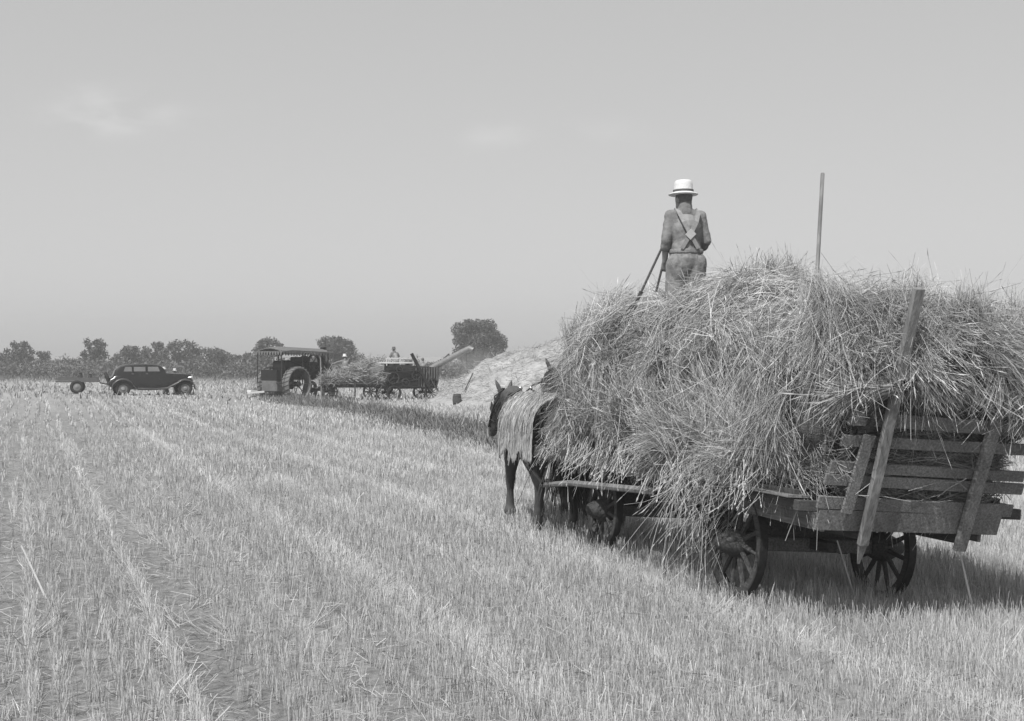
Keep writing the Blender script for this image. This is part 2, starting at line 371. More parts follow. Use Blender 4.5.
def weed_strip():
    out = []
    # strip follows the rows, from beside the horse back to the engine
    n = 26000
    t = rng.uniform(0, 1, n); y = 30 + t * 54; x = -.3 + (y - 35.8) * (-12.7 / 41.2)
    off = rng.normal(0, .6, n); x = x + off * RR[0]; y = y + off * RR[1]
    h = rng.uniform(.12, .40, n) * np.exp(-(off / 1.6) ** 2) * (.7 + .6 * (np.sin(y * .9) * np.sin(x * 1.3 + y * .31) > .1))
    D = np.stack([rng.normal(0, .35, n), rng.normal(0, .35, n), np.ones(n)], 1)
    out.append(ribbons(np.stack([x, y, ground(x, y)], 1), D, h, rng.uniform(.02, .06, n), rng.normal(0, .2, (n, 3)), 2, rng.uniform(.5, 1.4, n), .3))
    V, F, T = cat_ribbons(out)
    o = raw_mesh('weeds', V, F, M_WEED, tint=T); tag(o, 'darker uncut weeds in a strip running back to the steam engine', 'weeds', kind='stuff')
    # scruffy grass round engine, car and far field edge
    n = 26000; y = rng.uniform(70, 190, n); x = rng.uniform(-.42, .42, n) * y
    k = rng.random(n) < .35 + .65 * (np.sin(x * .21) * np.sin(y * .13) > 0); x = x[k]; y = y[k]; n = x.size
    D = np.stack([rng.normal(0, .3, n), rng.normal(0, .3, n), np.ones(n)], 1)
    V, F, T = ribbons(np.stack([x, y, ground(x, y)], 1), D, rng.uniform(.1, .35, n), rng.uniform(.05, .14, n), rng.normal(0, .2, (n, 3)), 1, rng.uniform(.9, 1.9, n), .3)
    o = raw_mesh('pasture_grass', V, F, M_WEED, tint=T); tag(o, 'rough pale grass on the far field around the threshing gear', 'grass', kind='stuff')
weed_strip()

# ------------------------------------------------------------------ trees
def leaf_cloud(centres, radii, n_each, size, flat=.8):
    P = []; T = []
    for c, r, n in zip(centres, radii, n_each):
        d = unit(rng.normal(size=(n, 3))); q = rng.random(n) ** .45
        p = np.array(c) + d * (q * r)[:, None] * np.array([1, 1, flat])
        P.append(p); T.append(rng.uniform(.55, 1.45, n) * rng.uniform(.8, 1.2))
    P = np.concatenate(P); T = np.concatenate(T); n = len(P)
    return ribbons(P, rng.normal(size=(n, 3)), size * rng.uniform(.6, 1.3, n), size * rng.uniform(.5, 1, n), rng.normal(0, .2, (n, 3)), 1, T, .35)
def tree(name, px0, px1, pytop, Y, label, lobes=16, trunk=True, size=.28, low=.28, dens=1.0, sparse=False):
    cx = at((px0 + px1) / 2, Y); hw = (at(px1, Y) - at(px0, Y)) / 2 * 1.12; g = float(ground(cx, Y)); H = zat(pytop, Y) - g
    root = empty(name, (cx, Y, g), label=label, cat='tree')
    lobes = int(lobes * 1.7); tm = MB(); tr = .05 * H + .06
    top = H * .62
    tm.path([(0, 0, -.1), (.05, 0, H * .2), (-.04, .05, H * .42), (0, 0, top)], [tr, tr * .8, tr * .6, tr * .3], 8)
    cen = []; rad = []
    zlo = H * low
    for k in range(lobes):
        f = (k + .5) / lobes; z = zlo + (H - zlo) * (.12 + .80 * f)
        env = math.sqrt(max(.06, 1 - (2 * (f - .42) / 1.25) ** 2))
        a = k * 2.4 + rng.uniform(-.4, .4); r = rng.uniform(.25, 1.17) * env
        lr = hw * rng.uniform(.16, .34) * (1 if not sparse else .75)
        lr = min(lr, (H - z) * .95 + .1 * H)
        c = (math.cos(a) * r * (hw - lr * .75), math.sin(a) * r * (hw - lr * .7) * .9, min(z, H - lr * .8))
        cen.append(c); rad.append(lr)
        if k % 2 == 0: tm.path([(0, 0, H * .25 + .3 * (c[2] - H * .25)), (c[0] * .5, c[1] * .5, c[2] * .8), c], [tr * .4, tr * .25, tr * .08], 5)
    cen.append((0, 0, (zlo + H) / 2)); rad.append(min(hw, (H - zlo) / 2) * .5)
    tm.build('trunk', M_BARK, root, True)
    cnt = [int(max(60, min(1500, dens * 17 * (r / size) ** 2))) for r in rad]
    V, F, T = leaf_cloud(cen, rad, cnt, size)
    raw_mesh('crown', V, F, M_LEAF, root, tint=T)
    return root
TY = 215
tree('broadleaf_tree', -40, 8, 350, TY, 'low dark tree at the far left end of the tree line')
tree('broadleaf_tree', 6, 34, 341, TY, 'dark rounded tree at the left edge of the photo behind the flat trailer')
tree('broadleaf_tree', 30, 53, 351, TY + 6, 'small sloping tree just right of the leftmost dark tree', lobes=10)
tree('bushy_tree', 52, 82, 358, TY + 10, 'very low bushy tree behind the flat two wheeled trailer', lobes=9, low=.05)
tree('round_tree', 81, 108, 338, TY - 5, 'small round topped tree standing behind the gap between trailer and sedan', lobes=16, low=.3)
tree('broadleaf_tree', 112, 150, 345, TY, 'spreading tree rising behind the roof of the black sedan', lobes=16, low=.1)
tree('broadleaf_tree', 140, 172, 341, TY + 8, 'middle tree of the clump behind the sedan with gaps of sky', lobes=16, low=.1, dens=.8)
tree('broadleaf_tree', 160, 201, 339, TY, 'tallest tree of the clump behind the bonnet of the sedan', lobes=18, low=.1, dens=.8)
tree('bushy_tree', 196, 236, 347, TY, 'lower bushy tree between the sedan clump and the steam engine', lobes=14, low=.05)
tree('broadleaf_tree', 230, 252, 354, TY + 5, 'small low tree left of the engine canopy', lobes=10, low=.05)
tree('broadleaf_tree', 246, 285, 337, TY - 10, 'leafy tree whose top shows above the steam engine canopy', lobes=16, low=.1, dens=.8)
tree('broadleaf_tree', 313, 362, 336, TY - 10, 'dark bushy tree behind the man on the bundle wagon', lobes=20, low=.12)
tree('oak_tree', 450, 505, 319, TY - 5, 'large dark spreading tree above the end of the blower pipe', lobes=26, low=.22, dens=1.1)
tree('bushy_tree', 285, 316, 358, TY + 12, 'low bushy tree hidden partly by the steam engine boiler', lobes=9, low=.02)
tree('bushy_tree', 362, 400, 362, TY + 14, 'low bush between the dark tree and the threshing machine', lobes=9, low=.02)
def undergrowth():
    c = []; r = []; n = []
    for px in np.arange(-140, 640, 3.2):
        Y = TY - 14 + rng.uniform(-9, 22); X = at(px, Y); h = rng.uniform(1.1, 3.0) * (1.1 if px < 260 else 1.0)
        c.append((X, Y, float(ground(X, Y)) + h * .45)); r.append(h * .62); n.append(190)
    for px in np.arange(-200, 700, 5):
        Y = 300 + rng.uniform(-15, 25); X = at(px, Y); h = rng.uniform(2.2, 4.4); c.append((X, Y, float(ground(X, Y)) + h * .45)); r.append(h * .62); n.append(200)
    V, F, T = leaf_cloud(c, r, n, .36, .9)
    o = raw_mesh('undergrowth', V, F, M_LEAF, tint=T * 1.35); tag(o, 'low scrub filling the far edge of the field under the trees', 'scrub', kind='stuff')
    # paler tall grass in front of it
    k = 14000; y = rng.uniform(165, 200, k); x = rng.uniform(-.48, .3, k) * y
    D = np.stack([rng.normal(0, .3, k), rng.normal(0, .3, k), np.ones(k)], 1)
    V, F, T = ribbons(np.stack([x, y, ground(x, y)], 1), D, rng.uniform(.2, .6, k), rng.uniform(.1, .25, k), rng.normal(0, .2, (k, 3)), 1, rng.uniform(.35, .95, k), .3)
    o = raw_mesh('tall_grass', V, F, M_WEED, tint=T); tag(o, 'tall grass fringe along the far scrub', 'grass', kind='stuff')
undergrowth()

# ------------------------------------------------------------------ bodies from overlapping capsules, fused by voxel remesh
def capsule(mb, a, b, ra, rb, seg=12, cap=4):
    a = Vector(a); b = Vector(b); d = (b - a)
    if d.length < 1e-5: d = Vector((0, 0, 1e-4))
    d.normalize(); e = Vector((0, 0, 1)) if abs(d.z) < .9 else Vector((1, 0, 0)); x = e.cross(d).normalized(); y = d.cross(x)
    prof = []
    for k in range(cap + 1):
        t = -math.pi / 2 + (math.pi / 2) * k / cap; prof.append((a + d * (math.sin(t) * ra), max(1e-4, math.cos(t) * ra)))
    for k in range(cap + 1):
        t = (math.pi / 2) * k / cap; prof.append((b + d * (math.sin(t) * rb), max(1e-4, math.cos(t) * rb)))
    vs = [p + (x * math.cos(2 * math.pi * j / seg) + y * math.sin(2 * math.pi * j / seg)) * r for p, r in prof for j in range(seg)]
    fs = [(i * seg + j, i * seg + (j + 1) % seg, (i + 1) * seg + (j + 1) % seg, (i + 1) * seg + j) for i in range(len(prof) - 1) for j in range(seg)]
    fs.append(tuple(range(seg))[::-1]); fs.append(tuple((len(prof) - 1) * seg + j for j in range(seg)))
    mb.add(vs, fs)
def chain(mb, pts, seg=12):
    for (p, r), (q, s) in zip(pts[:-1], pts[1:]): capsule(mb, p, q, r, s, seg)
def ellipsoid(mb, c, rad, rot=None, n=16, m=10):
    vs = []; c = Vector(c)
    for i in range(m + 1):
        t = -math.pi / 2 + math.pi * i / m
        for j in range(n):
            a = 2 * math.pi * j / n; v = Vector((math.cos(t) * math.cos(a) * rad[0] + 1e-5 * math.cos(a), math.cos(t) * math.sin(a) * rad[1] + 1e-5 * math.sin(a), math.sin(t) * rad[2]))
            if rot is not None: v = rot @ v
            vs.append(c + v)
    fs = [(i * n + j, i * n + (j + 1) % n, (i + 1) * n + (j + 1) % n, (i + 1) * n + j) for i in range(m) for j in range(n)]
    fs.append(tuple(range(n))[::-1]); fs.append(tuple(m * n + j for j in range(n)))
    mb.add(vs, fs)
def fuse(mb, name, m, parent, voxel, smooth=4, wrinkle=0.0, wscale=9.0):
    me = bpy.data.meshes.new(name); me.from_pydata(mb.v, [], mb.f)
    bm = bmesh.new(); bm.from_mesh(me); bmesh.ops.recalc_face_normals(bm, faces=bm.faces); bm.to_mesh(me); bm.free()
    o = bpy.data.objects.new(name, me); COL.objects.link(o)
    r = o.modifiers.new('r', 'REMESH'); r.mode = 'VOXEL'; r.voxel_size = voxel; r.use_smooth_shade = True
    s = o.modifiers.new('s', 'SMOOTH'); s.iterations = smooth; s.factor = .5
    if wrinkle:
        tx = bpy.data.textures.new(name + '_folds', 'CLOUDS'); tx.noise_scale = 1 / wscale; tx.noise_depth = 2
        dm = o.modifiers.new('d', 'DISPLACE'); dm.texture = tx; dm.strength = wrinkle; dm.mid_level = .5
    dg = bpy.context.evaluated_depsgraph_get(); dg.update()
    nm = bpy.data.meshes.new_from_object(o.evaluated_get(dg)); o.modifiers.clear(); o.data = nm; nm.name = name
    bpy.data.meshes.remove(me)
    nm.materials.clear(); nm.materials.append(m); nm.shade_smooth(); o.parent = parent
    return o

def hand(mb, w0, pd, side, curl=1.0, palmn=None):
    """hand at wrist w0, fingers along pd, curling towards palm normal palmn"""
    w0 = Vector(w0); d = Vector(pd).normalized(); n = Vector(palmn).normalized(); n = (n - d * n.dot(d)).normalized(); s = d.cross(n) * side
    c = w0 + d * .045
    for k in range(4):
        o = (k - 1.5) * .019
        capsule(mb, w0 + s * o * .6, w0 + d * .085 + s * o, .014, .011, 8, 3)
        ln = (.040, .046, .043, .034)[k]
        p0 = w0 + d * .085 + s * o; a = .9 * curl
        d1 = d * math.cos(a) + n * math.sin(a); p1 = p0 + d1 * ln
        d2 = d * math.cos(2.1 * curl) + n * math.sin(2.1 * curl); p2 = p1 + d2 * ln * .75
        d3 = d * math.cos(2.9 * curl) + n * math.sin(2.9 * curl); p3 = p2 + d3 * ln * .5
        capsule(mb, p0, p1, .0095, .009, 8, 3); capsule(mb, p1, p2, .009, .0085, 8, 3); capsule(mb, p2, p3, .0085, .0075, 8, 3)
    t0 = w0 + d * .02 - s * .02; t1 = t0 - s * .03 + d * .03 + n * .015; t2 = t1 + d * .02 + n * .03 + s * .005
    capsule(mb, t0, t1, .014, .011, 8, 3); capsule(mb, t1, t2, .011, .009, 8, 3)

def person(loc, rotz, label, J, vox=.012, clothes='overalls', hat=True, group=None, hatm=None, shirt=None, scale=1.0, fine=False, trous=None):
    """J: joints in local frame, +y is the way the figure faces"""
    root = empty('person', loc, (0, 0, rotz), label, 'person', group); root.scale = (scale,) * 3
    V_ = lambda k: Vector(J[k])
    hd = V_('head'); nk = V_('neck'); ch = V_('chest'); ws = V_('waist'); pv = V_('pelvis')
    b = MB()
    fwd = Vector(J.get('look', (0, 1, 0))).normalized(); upv = Vector((0, 0, 1)); sd = fwd.cross(upv).normalized()
    rotm = Matrix((sd, fwd, upv)).transposed()
    ellipsoid(b, hd + Vector((0, 0, .015)), (.076, .096, .105), rotm)          # skull
    ellipsoid(b, hd + fwd * .035 - upv * .055, (.052, .062, .062), rotm)       # jaw
    ellipsoid(b, hd + fwd * .105 - upv * .015, (.012, .018, .024), rotm, 8, 6) # nose
    for s in (-1, 1):
        ellipsoid(b, hd + sd * s * .078 - upv * .01, (.012, .022, .032), rotm, 8, 6)
    capsule(b, nk, hd - upv * .04, .057, .053)
    chain(b, [(pv, .14), (ws, .125), (ch, .15)])
    for s in ('l', 'r'):
        sh = V_('sh' + s); chain(b, [(ch + (sh - ch) * .45 + Vector((0, 0, -.03)), .115), (sh, .06)]); capsule(b, nk - upv * .03, sh, .055, .055)
        chain(b, [(sh, .058), (V_('el' + s), .043), (V_('wr' + s), .028)])
        hp = V_('hip' + s); capsule(b, pv, hp, .12, .10); chain(b, [(hp, .095), (V_('kn' + s), .062), (V_('an' + s), .042)])
        an = V_('an' + s); capsule(b, an, an + Vector((0, .15, -.045)), .045, .03)
        pd = (V_('wr' + s) - V_('el' + s)).normalized() * .7 + Vector(J.get('hd' + s, (0, .3, -.4)))
        hand(b, J['wr' + s], pd, 1 if s == 'r' else -1, .9, J.get('pn' + s, (0, 1, 0)))
    fuse(b, 'body', M_SKIN, root, vox * .75, 3)
    # shirt
    t = MB()
    chain(t, [(ws, .145), (ch + Vector((0, 0, -.05)), .155)])
    capsule(t, nk - upv * .02, nk + upv * .03, .085, .068); capsule(t, nk + upv * .03, nk + upv * .055, .074, .070)
    for s in ('l', 'r'):
        sh = V_('sh' + s); el = V_('el' + s); wr = V_('wr' + s)
        capsule(t, ch + (sh - ch) * .45 + Vector((0, 0, -.06)), ws + (sh - ch) * .30, .11, .10)
        capsule(t, nk - upv * .04, sh, .062, .072)
        capsule(t, ch + (sh - ch) * .5 + Vector((0, 0, -.03)), sh, .11, .066)
        if J.get('rolled', True):
            e2 = el + (wr - el) * .25; chain(t, [(sh, .066), (el, .056), (e2, .050)]); capsule(t, e2, e2 + (wr - el) * .06, .057, .055)
        else: chain(t, [(sh, .078), (el, .062), (wr, .045)])
    fuse(t, 'shirt', shirt or M_SHIRT, root, vox, 3, .020 if fine else 0, 10)
    # trousers / overalls
    t = MB()
    chain(t, [(pv, .165), (ws + Vector((0, 0, .02)), .155)])
    for s in ('l', 'r'):
        hp = V_('hip' + s); kn = V_('kn' + s); an = V_('an' + s); xs = (hp - pv) * .35
        capsule(t, pv + xs, ws + xs, .152, .135)
        capsule(t, pv, hp, .14, .125); chain(t, [(hp, .122), (kn, .108), (an + Vector((0, 0, .06)), .10)])
        capsule(t, hp + Vector((0, -.04, .02)), hp + Vector((0, -.03, -.1)), .115, .10)
    ov = fuse(t, 'overalls' if clothes == 'overalls' else 'trousers', trous or M_DENIM, root, vox, 3, .022 if fine else 0, 8)
    # shoes
    for s in ('l', 'r'):
        t = MB(); an = V_('an' + s)
        capsule(t, an + Vector((0, -.02, .02)), an + Vector((0, -.02, -.03)), .06, .055); capsule(t, an + Vector((0, 0, -.035)), an + Vector((0, .17, -.045)), .05, .04)
        fuse(t, 'shoe', M_LEATH, root, max(vox, .012), 2)
    hr = MB(); ellipsoid(hr, hd + Vector((0, 0, .02)) - fwd * .012, (.082, .098, .104), rotm); ellipsoid(hr, hd - fwd * .045 - upv * .035, (.066, .055, .055), rotm)
    fuse(hr, 'hair', mat('brown_hair', .13, .8, .3, 40, bump=.4), root, vox, 1)
    if hat:
        hm = MB(); c = hd + upv * .055; m_ = hatm or M_HAT
        hm.lathe([(.146, -.008), (.152, -.002), (.140, .008), (.118, .014), (.102, .022), (.099, .035), (.093, .10), (.089, .128), (.076, .142), (.04, .143), (.001, .132)],
                 c, upv + Vector((.02, .03, 0)), 32, (1.0, 1.08))
        ho = hm.build('hat', m_, root, True, 60)
        if fine:
            bm_ = MB(); bm_.lathe([(.1055, .020), (.1055, .044), (.101, .0445), (.101, .0195)], c, upv + Vector((.02, .03, 0)), 32, (1.0, 1.08))
            bm_.build('hat_band', M_BAND, ho, True)
    return root, ov
def stand(arm_l=None, arm_r=None, lean=0.0, legs=.0):
    ly = lean
    J = dict(head=(0, .03 + ly * 1.25, 1.63 - lean * .25), neck=(0, .0 + ly, 1.47 - lean * .15), chest=(0, ly * .8, 1.29 - lean * .1), waist=(0, ly * .3, 1.07), pelvis=(0, 0, .95),
             shl=(-.185, ly, 1.41 - lean * .12), shr=(.185, ly, 1.41 - lean * .12), hipl=(-.09, 0, .9), hipr=(.09, 0, .9), knl=(-.11, .02 + legs, .5), knr=(.11, .02 - legs, .5), anl=(-.12, -.02 + legs, .085), anr=(.12, -.02 - legs * 1.5, .085))
    J['ell'], J['wrl'] = arm_l or ((-.24, .0 + ly, 1.13), (-.22, .13 + ly, .90)); J['elr'], J['wrr'] = arm_r or ((.24, 0 + ly, 1.13), (.22, .13 + ly, .90))
    return J

# ------------------------------------------------------------------ the loaded wagon
WO = Vector((2.62, 12.1, .048)); WROT = (R(4.0), 0, math.pi / 2 + R(18))
WM = Matrix.Translation(WO) @ Matrix.Rotation(WROT[2], 4, 'Z') @ Matrix.Rotation(WROT[0], 4, 'X')
def make_wagon():
    root = empty('hay_wagon', WO, WROT, 'old wooden hayrack wagon carrying the tall load of wheat sheaves', 'wagon')
    def wheel(x, y, rad, nsp=12):
        c = Vector((x, y, rad)); m = MB()
        m.ring(c, (0, 1, 0), rad - .05, 0, 36, flat=(.036, .032))
        for k in range(nsp):
            a = 2 * math.pi * (k + .3) / nsp; d = Vector((math.cos(a), 0, math.sin(a)))
            m.path([c + d * .07, c + d * (rad - .07)], [.026, .019], 6)
        wo = m.build('wheel', M_DARKW, root, True, 30)
        t = MB(); t.ring(c, (0, 1, 0), rad - .011, 0, 36, flat=(.009, .036)); t.build('tyre', M_IRON, wo, True, 30)
        s = 1 if y > 0 else -1
        h = MB(); h.lathe([(.085, -.14 * s), (.12, -.07 * s), (.135, 0), (.12, .06 * s), (.09, .13 * s), (.055, .2 * s), (.03, .215 * s)], c, (0, 1, 0), 16)
        h.build('hub', M_DARKW, wo, True, 35)
    for (x, y, r_) in ((0, .725, .48), (0, -.725, .48), (3.15, .7, .43), (3.15, -.7, .43)): wheel(x, y, r_)
    for x, r_, hz in ((0, .48, .48), (3.15, .43, .43)):
        a = MB(); a.beam((x, -.62, hz), (x, .62, hz), .11, .12); a.build('axle', M_WOOD, root)
        b = MB(); b.beam((x, -.6, hz + .16), (x, .6, hz + .16), .1, .16); b.beam((x, -.55, hz + .08), (x, .55, hz + .08), .05, .05)
        b.build('bolster', M_DARKW, root)
    m = MB(); m.beam((-.35, 0, .50), (3.3, 0, .47), .1, .09); m.build('reach', M_DARKW, root)
    m = MB(); m.beam((.72, -.78, .46), (.72, .78, .46), .09, .14); m.box((.66, .73, .46), (.07, .09, .26)); m.box((.66, -.73, .46), (.07, .09, .26)); m.build('dark_filler_beam', M_DARKW, root)  # dark beam and blocks added to deepen the shade between the rear wheels
    m = MB(); m.beam((.1, -.3, .5), (1.2, 0, .5), .07, .07); m.beam((.1, .3, .5), (1.2, 0, .5), .07, .07); m.build('hound', M_DARKW, root)
    m = MB(); m.path([(3.0, 0, .5), (4.0, 0, .53), (6.9, 0, .72)], [.055, .05, .035], 8); m.build('tongue', M_WOOD, root, True)
    m = MB(); m.beam((4.25, -.72, .62), (4.25, .72, .62), .05, .09); m.beam((4.42, -.95, .62), (4.42, -.25, .62), .04, .06); m.beam((4.42, .25, .62), (4.42, .95, .62), .04, .06)
    m.build('doubletree', M_WOOD, root)
    # rack: two sills, cross bearers, floor boards, side rails
    for y in (-.42, .42):
        m = MB(); m.beam((-1.5, y, .80), (4.2, y, .80), .07, .2); m.build('sill', M_DARKW, root)
    for x in (-1.45, -.55, .6, 1.7, 2.8, 3.8):
        m = MB(); m.beam((x, -1.02, .945), (x, 1.02, .945), .07, .085); m.build('cross_bearer', M_DARKW, root)
    for k in range(9):
        y = -.92 + k * .23
        m = MB(); m.beam((-1.30 + random.uniform(-.03, .03), y, 1.003), (4.15 + random.uniform(-.05, .05), y, 1.003), .205, .024); m.build('floor_board', M_WOOD, root)
    for y in (-1.08, 1.08):
        m = MB(); m.beam((-1.30, y * .86, .985), (4.45, y, .965), .05, .14); m.build('side_rail', M_DARKW, root)
    m = MB(); m.path([(1.0, 1.14, .82), (3.2, 1.10, .70), (4.55, .95, .56)], [.035, .033, .028], 8); m.build('side_pole', M_WOODL, root, True)
    # lower side board at the rear, wheel guard board
    m = MB(); m.beam((-1.40, .74, .83), (.95, .74, .86), .035, .17); m.build('side_board', M_WOOD, root)
    m = MB(); m.beam((-1.5, -.62, .80), (.6, -.58, .84), .035, .17); m.build('side_board', M_WOOD, root)
    # rear end rack leaning back
    lean = R(19); ux = -math.sin(lean); uz = math.cos(lean); bx, bz = -1.60, .95
    def pt(h, y, off=0): return Vector((bx + ux * h - math.cos(lean) * off, y, bz + uz * h - math.sin(lean) * off))
    up = (-math.cos(lean), 0, -math.sin(lean))
    # boards across (y from left + to right -)
    for (h, ht, y0, y1, o) in ((-.10, .17, .90, -.74, 0), (.045, .10, .93, -.82, .002), (.235, .09, .92, -.86, .004), (.34, .085, .90, -.84, .001), (.55, .09, .86, -.84, .003), (.73, .11, .84, -.85, 0), (.95, .1, .82, -.84, .002)):
        m = MB(); m.beam(pt(h, y0, o), pt(h + random.uniform(-.012, .012), y1, o), .026, ht, up)
        # beam(): local y is side, z is up ; up vector here is board normal -> swap
        m.v = []; m.f = []
        d = (pt(h, y1) - pt(h, y0)).normalized(); nrm = Vector(up); vert = nrm.cross(d)
        a_ = pt(h, y0, o); b_ = pt(h + random.uniform(-.012, .012), y1, o)
        rot = Matrix(((b_ - a_).normalized(), nrm, vert)).transposed()
        m.box((a_ + b_) / 2, ((b_ - a_).length, .026, ht), rot); m.build('slat', M_WOOD, root)
    def stake(y, h0, h1, w_, point=True, dy=0.0, off=.05, mt=None):
        m = MB(); a_ = pt(h0, y - dy * .3, off); b_ = pt(h1, y + dy, off); d = (b_ - a_).normalized(); nrm = Vector(up); sd = d.cross(nrm).normalized(); nn = sd.cross(d)
        rot = Matrix((d, sd, nn)).transposed(); m.box((a_ + b_) / 2, ((b_ - a_).length, w_, .05), rot)
        if point:
            q = a_ - d * .16; hw = w_ / 2 * .9
            m.add([a_ + d * .02 + sd * hw + nn * .02, a_ + d * .02 - sd * hw + nn * .02, a_ + d * .02 - sd * hw - nn * .02, a_ + d * .02 + sd * hw - nn * .02, q + sd * .012, q - sd * .012],
                  [(0, 1, 5, 4), (1, 2, 5), (2, 3, 4, 5), (3, 0, 4), (3, 2, 1, 0)])
        m.build('stake', mt or M_WOOD, root)
    stake(.53, -.26, 1.78, .08, dy=.07, off=.09, mt=M_WOODL)
    stake(-.40, -.30, 1.3, .10, False)
    m = MB(); a_ = pt(-.02, .69, .045); b_ = pt(.62, .66, .045); d = (b_ - a_).normalized(); nrm = Vector(up); sd = d.cross(nrm).normalized()
    m.box((a_ + b_) / 2, ((b_ - a_).length, .095, .025), Matrix((d, sd, sd.cross(d))).transposed()); m.build('brace_board', M_WOOD, root)
    # front standard inside the load
    for y in (-.35, .35):
        m = MB(); m.beam((4.1, y, .9), (4.2, y, 2.2), .08, .05, (0, 1, 0)); m.build('front_post', M_WOOD, root)
    return root
make_wagon()

# load profile in wagon frame: x forward, y left, z up
PX = [-2.1, -1.9, -1.55, -1.0, -.4, .3, .9, 1.5, 2.3, 3.0, 3.5, 3.95, 4.2]
PT = [2.05, 2.34, 2.45, 2.46, 2.60, 2.74, 2.66, 2.58, 2.62, 2.68, 2.58, 2.30, 1.9]
PB = [1.9, 1.62, 1.08, 1.05, 1.05, 1.08, 1.12, 1.14, 1.15, 1.15, 1.15, 1.2, 1.4]
PWL = [.5, .82, .86, .92, 1.02, 1.10, 1.08, 1.05, 1.02, 1.0, .92, .75, .4]
_g = np.random.default_rng(4)
CX, CP, CA, CR = [], [], [], []
for _ in range(4000):                     # sheaf-sized cells packed over the load
    x_, p_ = _g.uniform(-2.1, 4.25), _g.uniform(-.75, math.pi + .75)
    if all((x_ - a) ** 2 + (1.1 * (p_ - b)) ** 2 > .36 ** 2 for a, b in zip(CX, CP)):
        CX.append(x_); CP.append(p_); CA.append(_g.uniform(0, math.pi)); CR.append((_g.uniform(.34, .48), _g.uniform(.20, .28)))
CX, CP, CA, CR = map(np.array, (CX, CP, CA, CR)); CH = _g.uniform(.20, .40, len(CX))
def lumps(x, phi):
    sh = x.shape; x = x.ravel(); phi = phi.ravel(); out = np.zeros(x.size)
    for k in range(len(CX)):
        dx = x - CX[k]; dp = (phi - CP[k]); dp = (dp + math.pi) % (2 * math.pi) - math.pi; dp = dp * 1.1
        a = (dx * math.cos(CA[k]) + dp * math.sin(CA[k])) / CR[k, 0]; b = (-dx * math.sin(CA[k]) + dp * math.cos(CA[k])) / CR[k, 1]
        out = np.maximum(out, CH[k] * np.sqrt(np.clip(1 - a * a - b * b, 0, 1)))
    return out.reshape(sh) - .20
def load_pt(x, phi, inset=0.0, lump=True):
    x = np.asarray(x, float); phi = np.asarray(phi, float)
    zt = np.interp(x, PX, PT); zb = np.interp(x, PX, PB); hw = np.interp(x, PX, PWL)
    zc = (zt + zb) / 2; hh = (zt - zb) / 2
    c = np.cos(phi); s = np.sin(phi); e = .62
    y = hw * np.sign(c) * np.abs(c) ** e; z = zc + hh * np.sign(s) * np.abs(s) ** e
    if lump: x, phi = np.broadcast_arrays(x, phi); l = lumps(x, phi)
    else: l = 0
    k = (l - inset)
    y = y + np.cos(phi) * k; z = z + np.sin(phi) * k
    # hollow where the man stands
    dip = np.exp(-(((x - 2.05) / .42) ** 2 + ((y + .02) / .45) ** 2)) * (np.sin(phi) > 0)
    z = z - dip * .42
    return np.stack([x, y, z], -1)
def load_normal(x, phi):
    e = 1e-2; a = load_pt(x + e, phi, 0, False) - load_pt(x - e, phi, 0, False); b = load_pt(x, phi + e, 0, False) - load_pt(x, phi - e, 0, False)
    return unit(-np.cross(a, b)) * 1.0
def sheaf(C, A, N, n, length, spread=.55, rad=.12, wd=.0034, heads=True, tmul=1.0, bendg=.25, head_share=.55):
    """n stalks of one sheaf: centre C, axis A"""
    A = unit(np.array(A, float)); N = np.array(N, float)
    P = np.array(C) - A * length * .5 + rng.normal(0, rad * .5, (n, 3))
    sp = rng.normal(0, 1, (n, 3)); sp = sp - (sp @ A)[:, None] * A
    D = A + sp * spread * rng.uniform(.15, 1, n)[:, None] * .5
    L_ = length * rng.uniform(.55, 1.15, n)
    B = rng.normal(0, .24, (n, 3)); B[:, 2] -= rng.uniform(0, bendg, n)
    t = np.clip(rng.normal(.92, .25, n) * tmul, .35, 1.7)
    k = rng.random(n) < (head_share if heads else 0)
    out = [ribbons(P[~k], D[~k], L_[~k], wd * rng.uniform(.6, 1.3, (~k).sum()), B[~k], 3, t[~k], .7)]
    if k.any(): out.append(ribbons(P[k], D[k], L_[k] * .9, wd * rng.uniform(.6, 1.1, k.sum()), B[k], 3, t[k] * 1.02, .7, head=(.11, 2.2)))
    return out
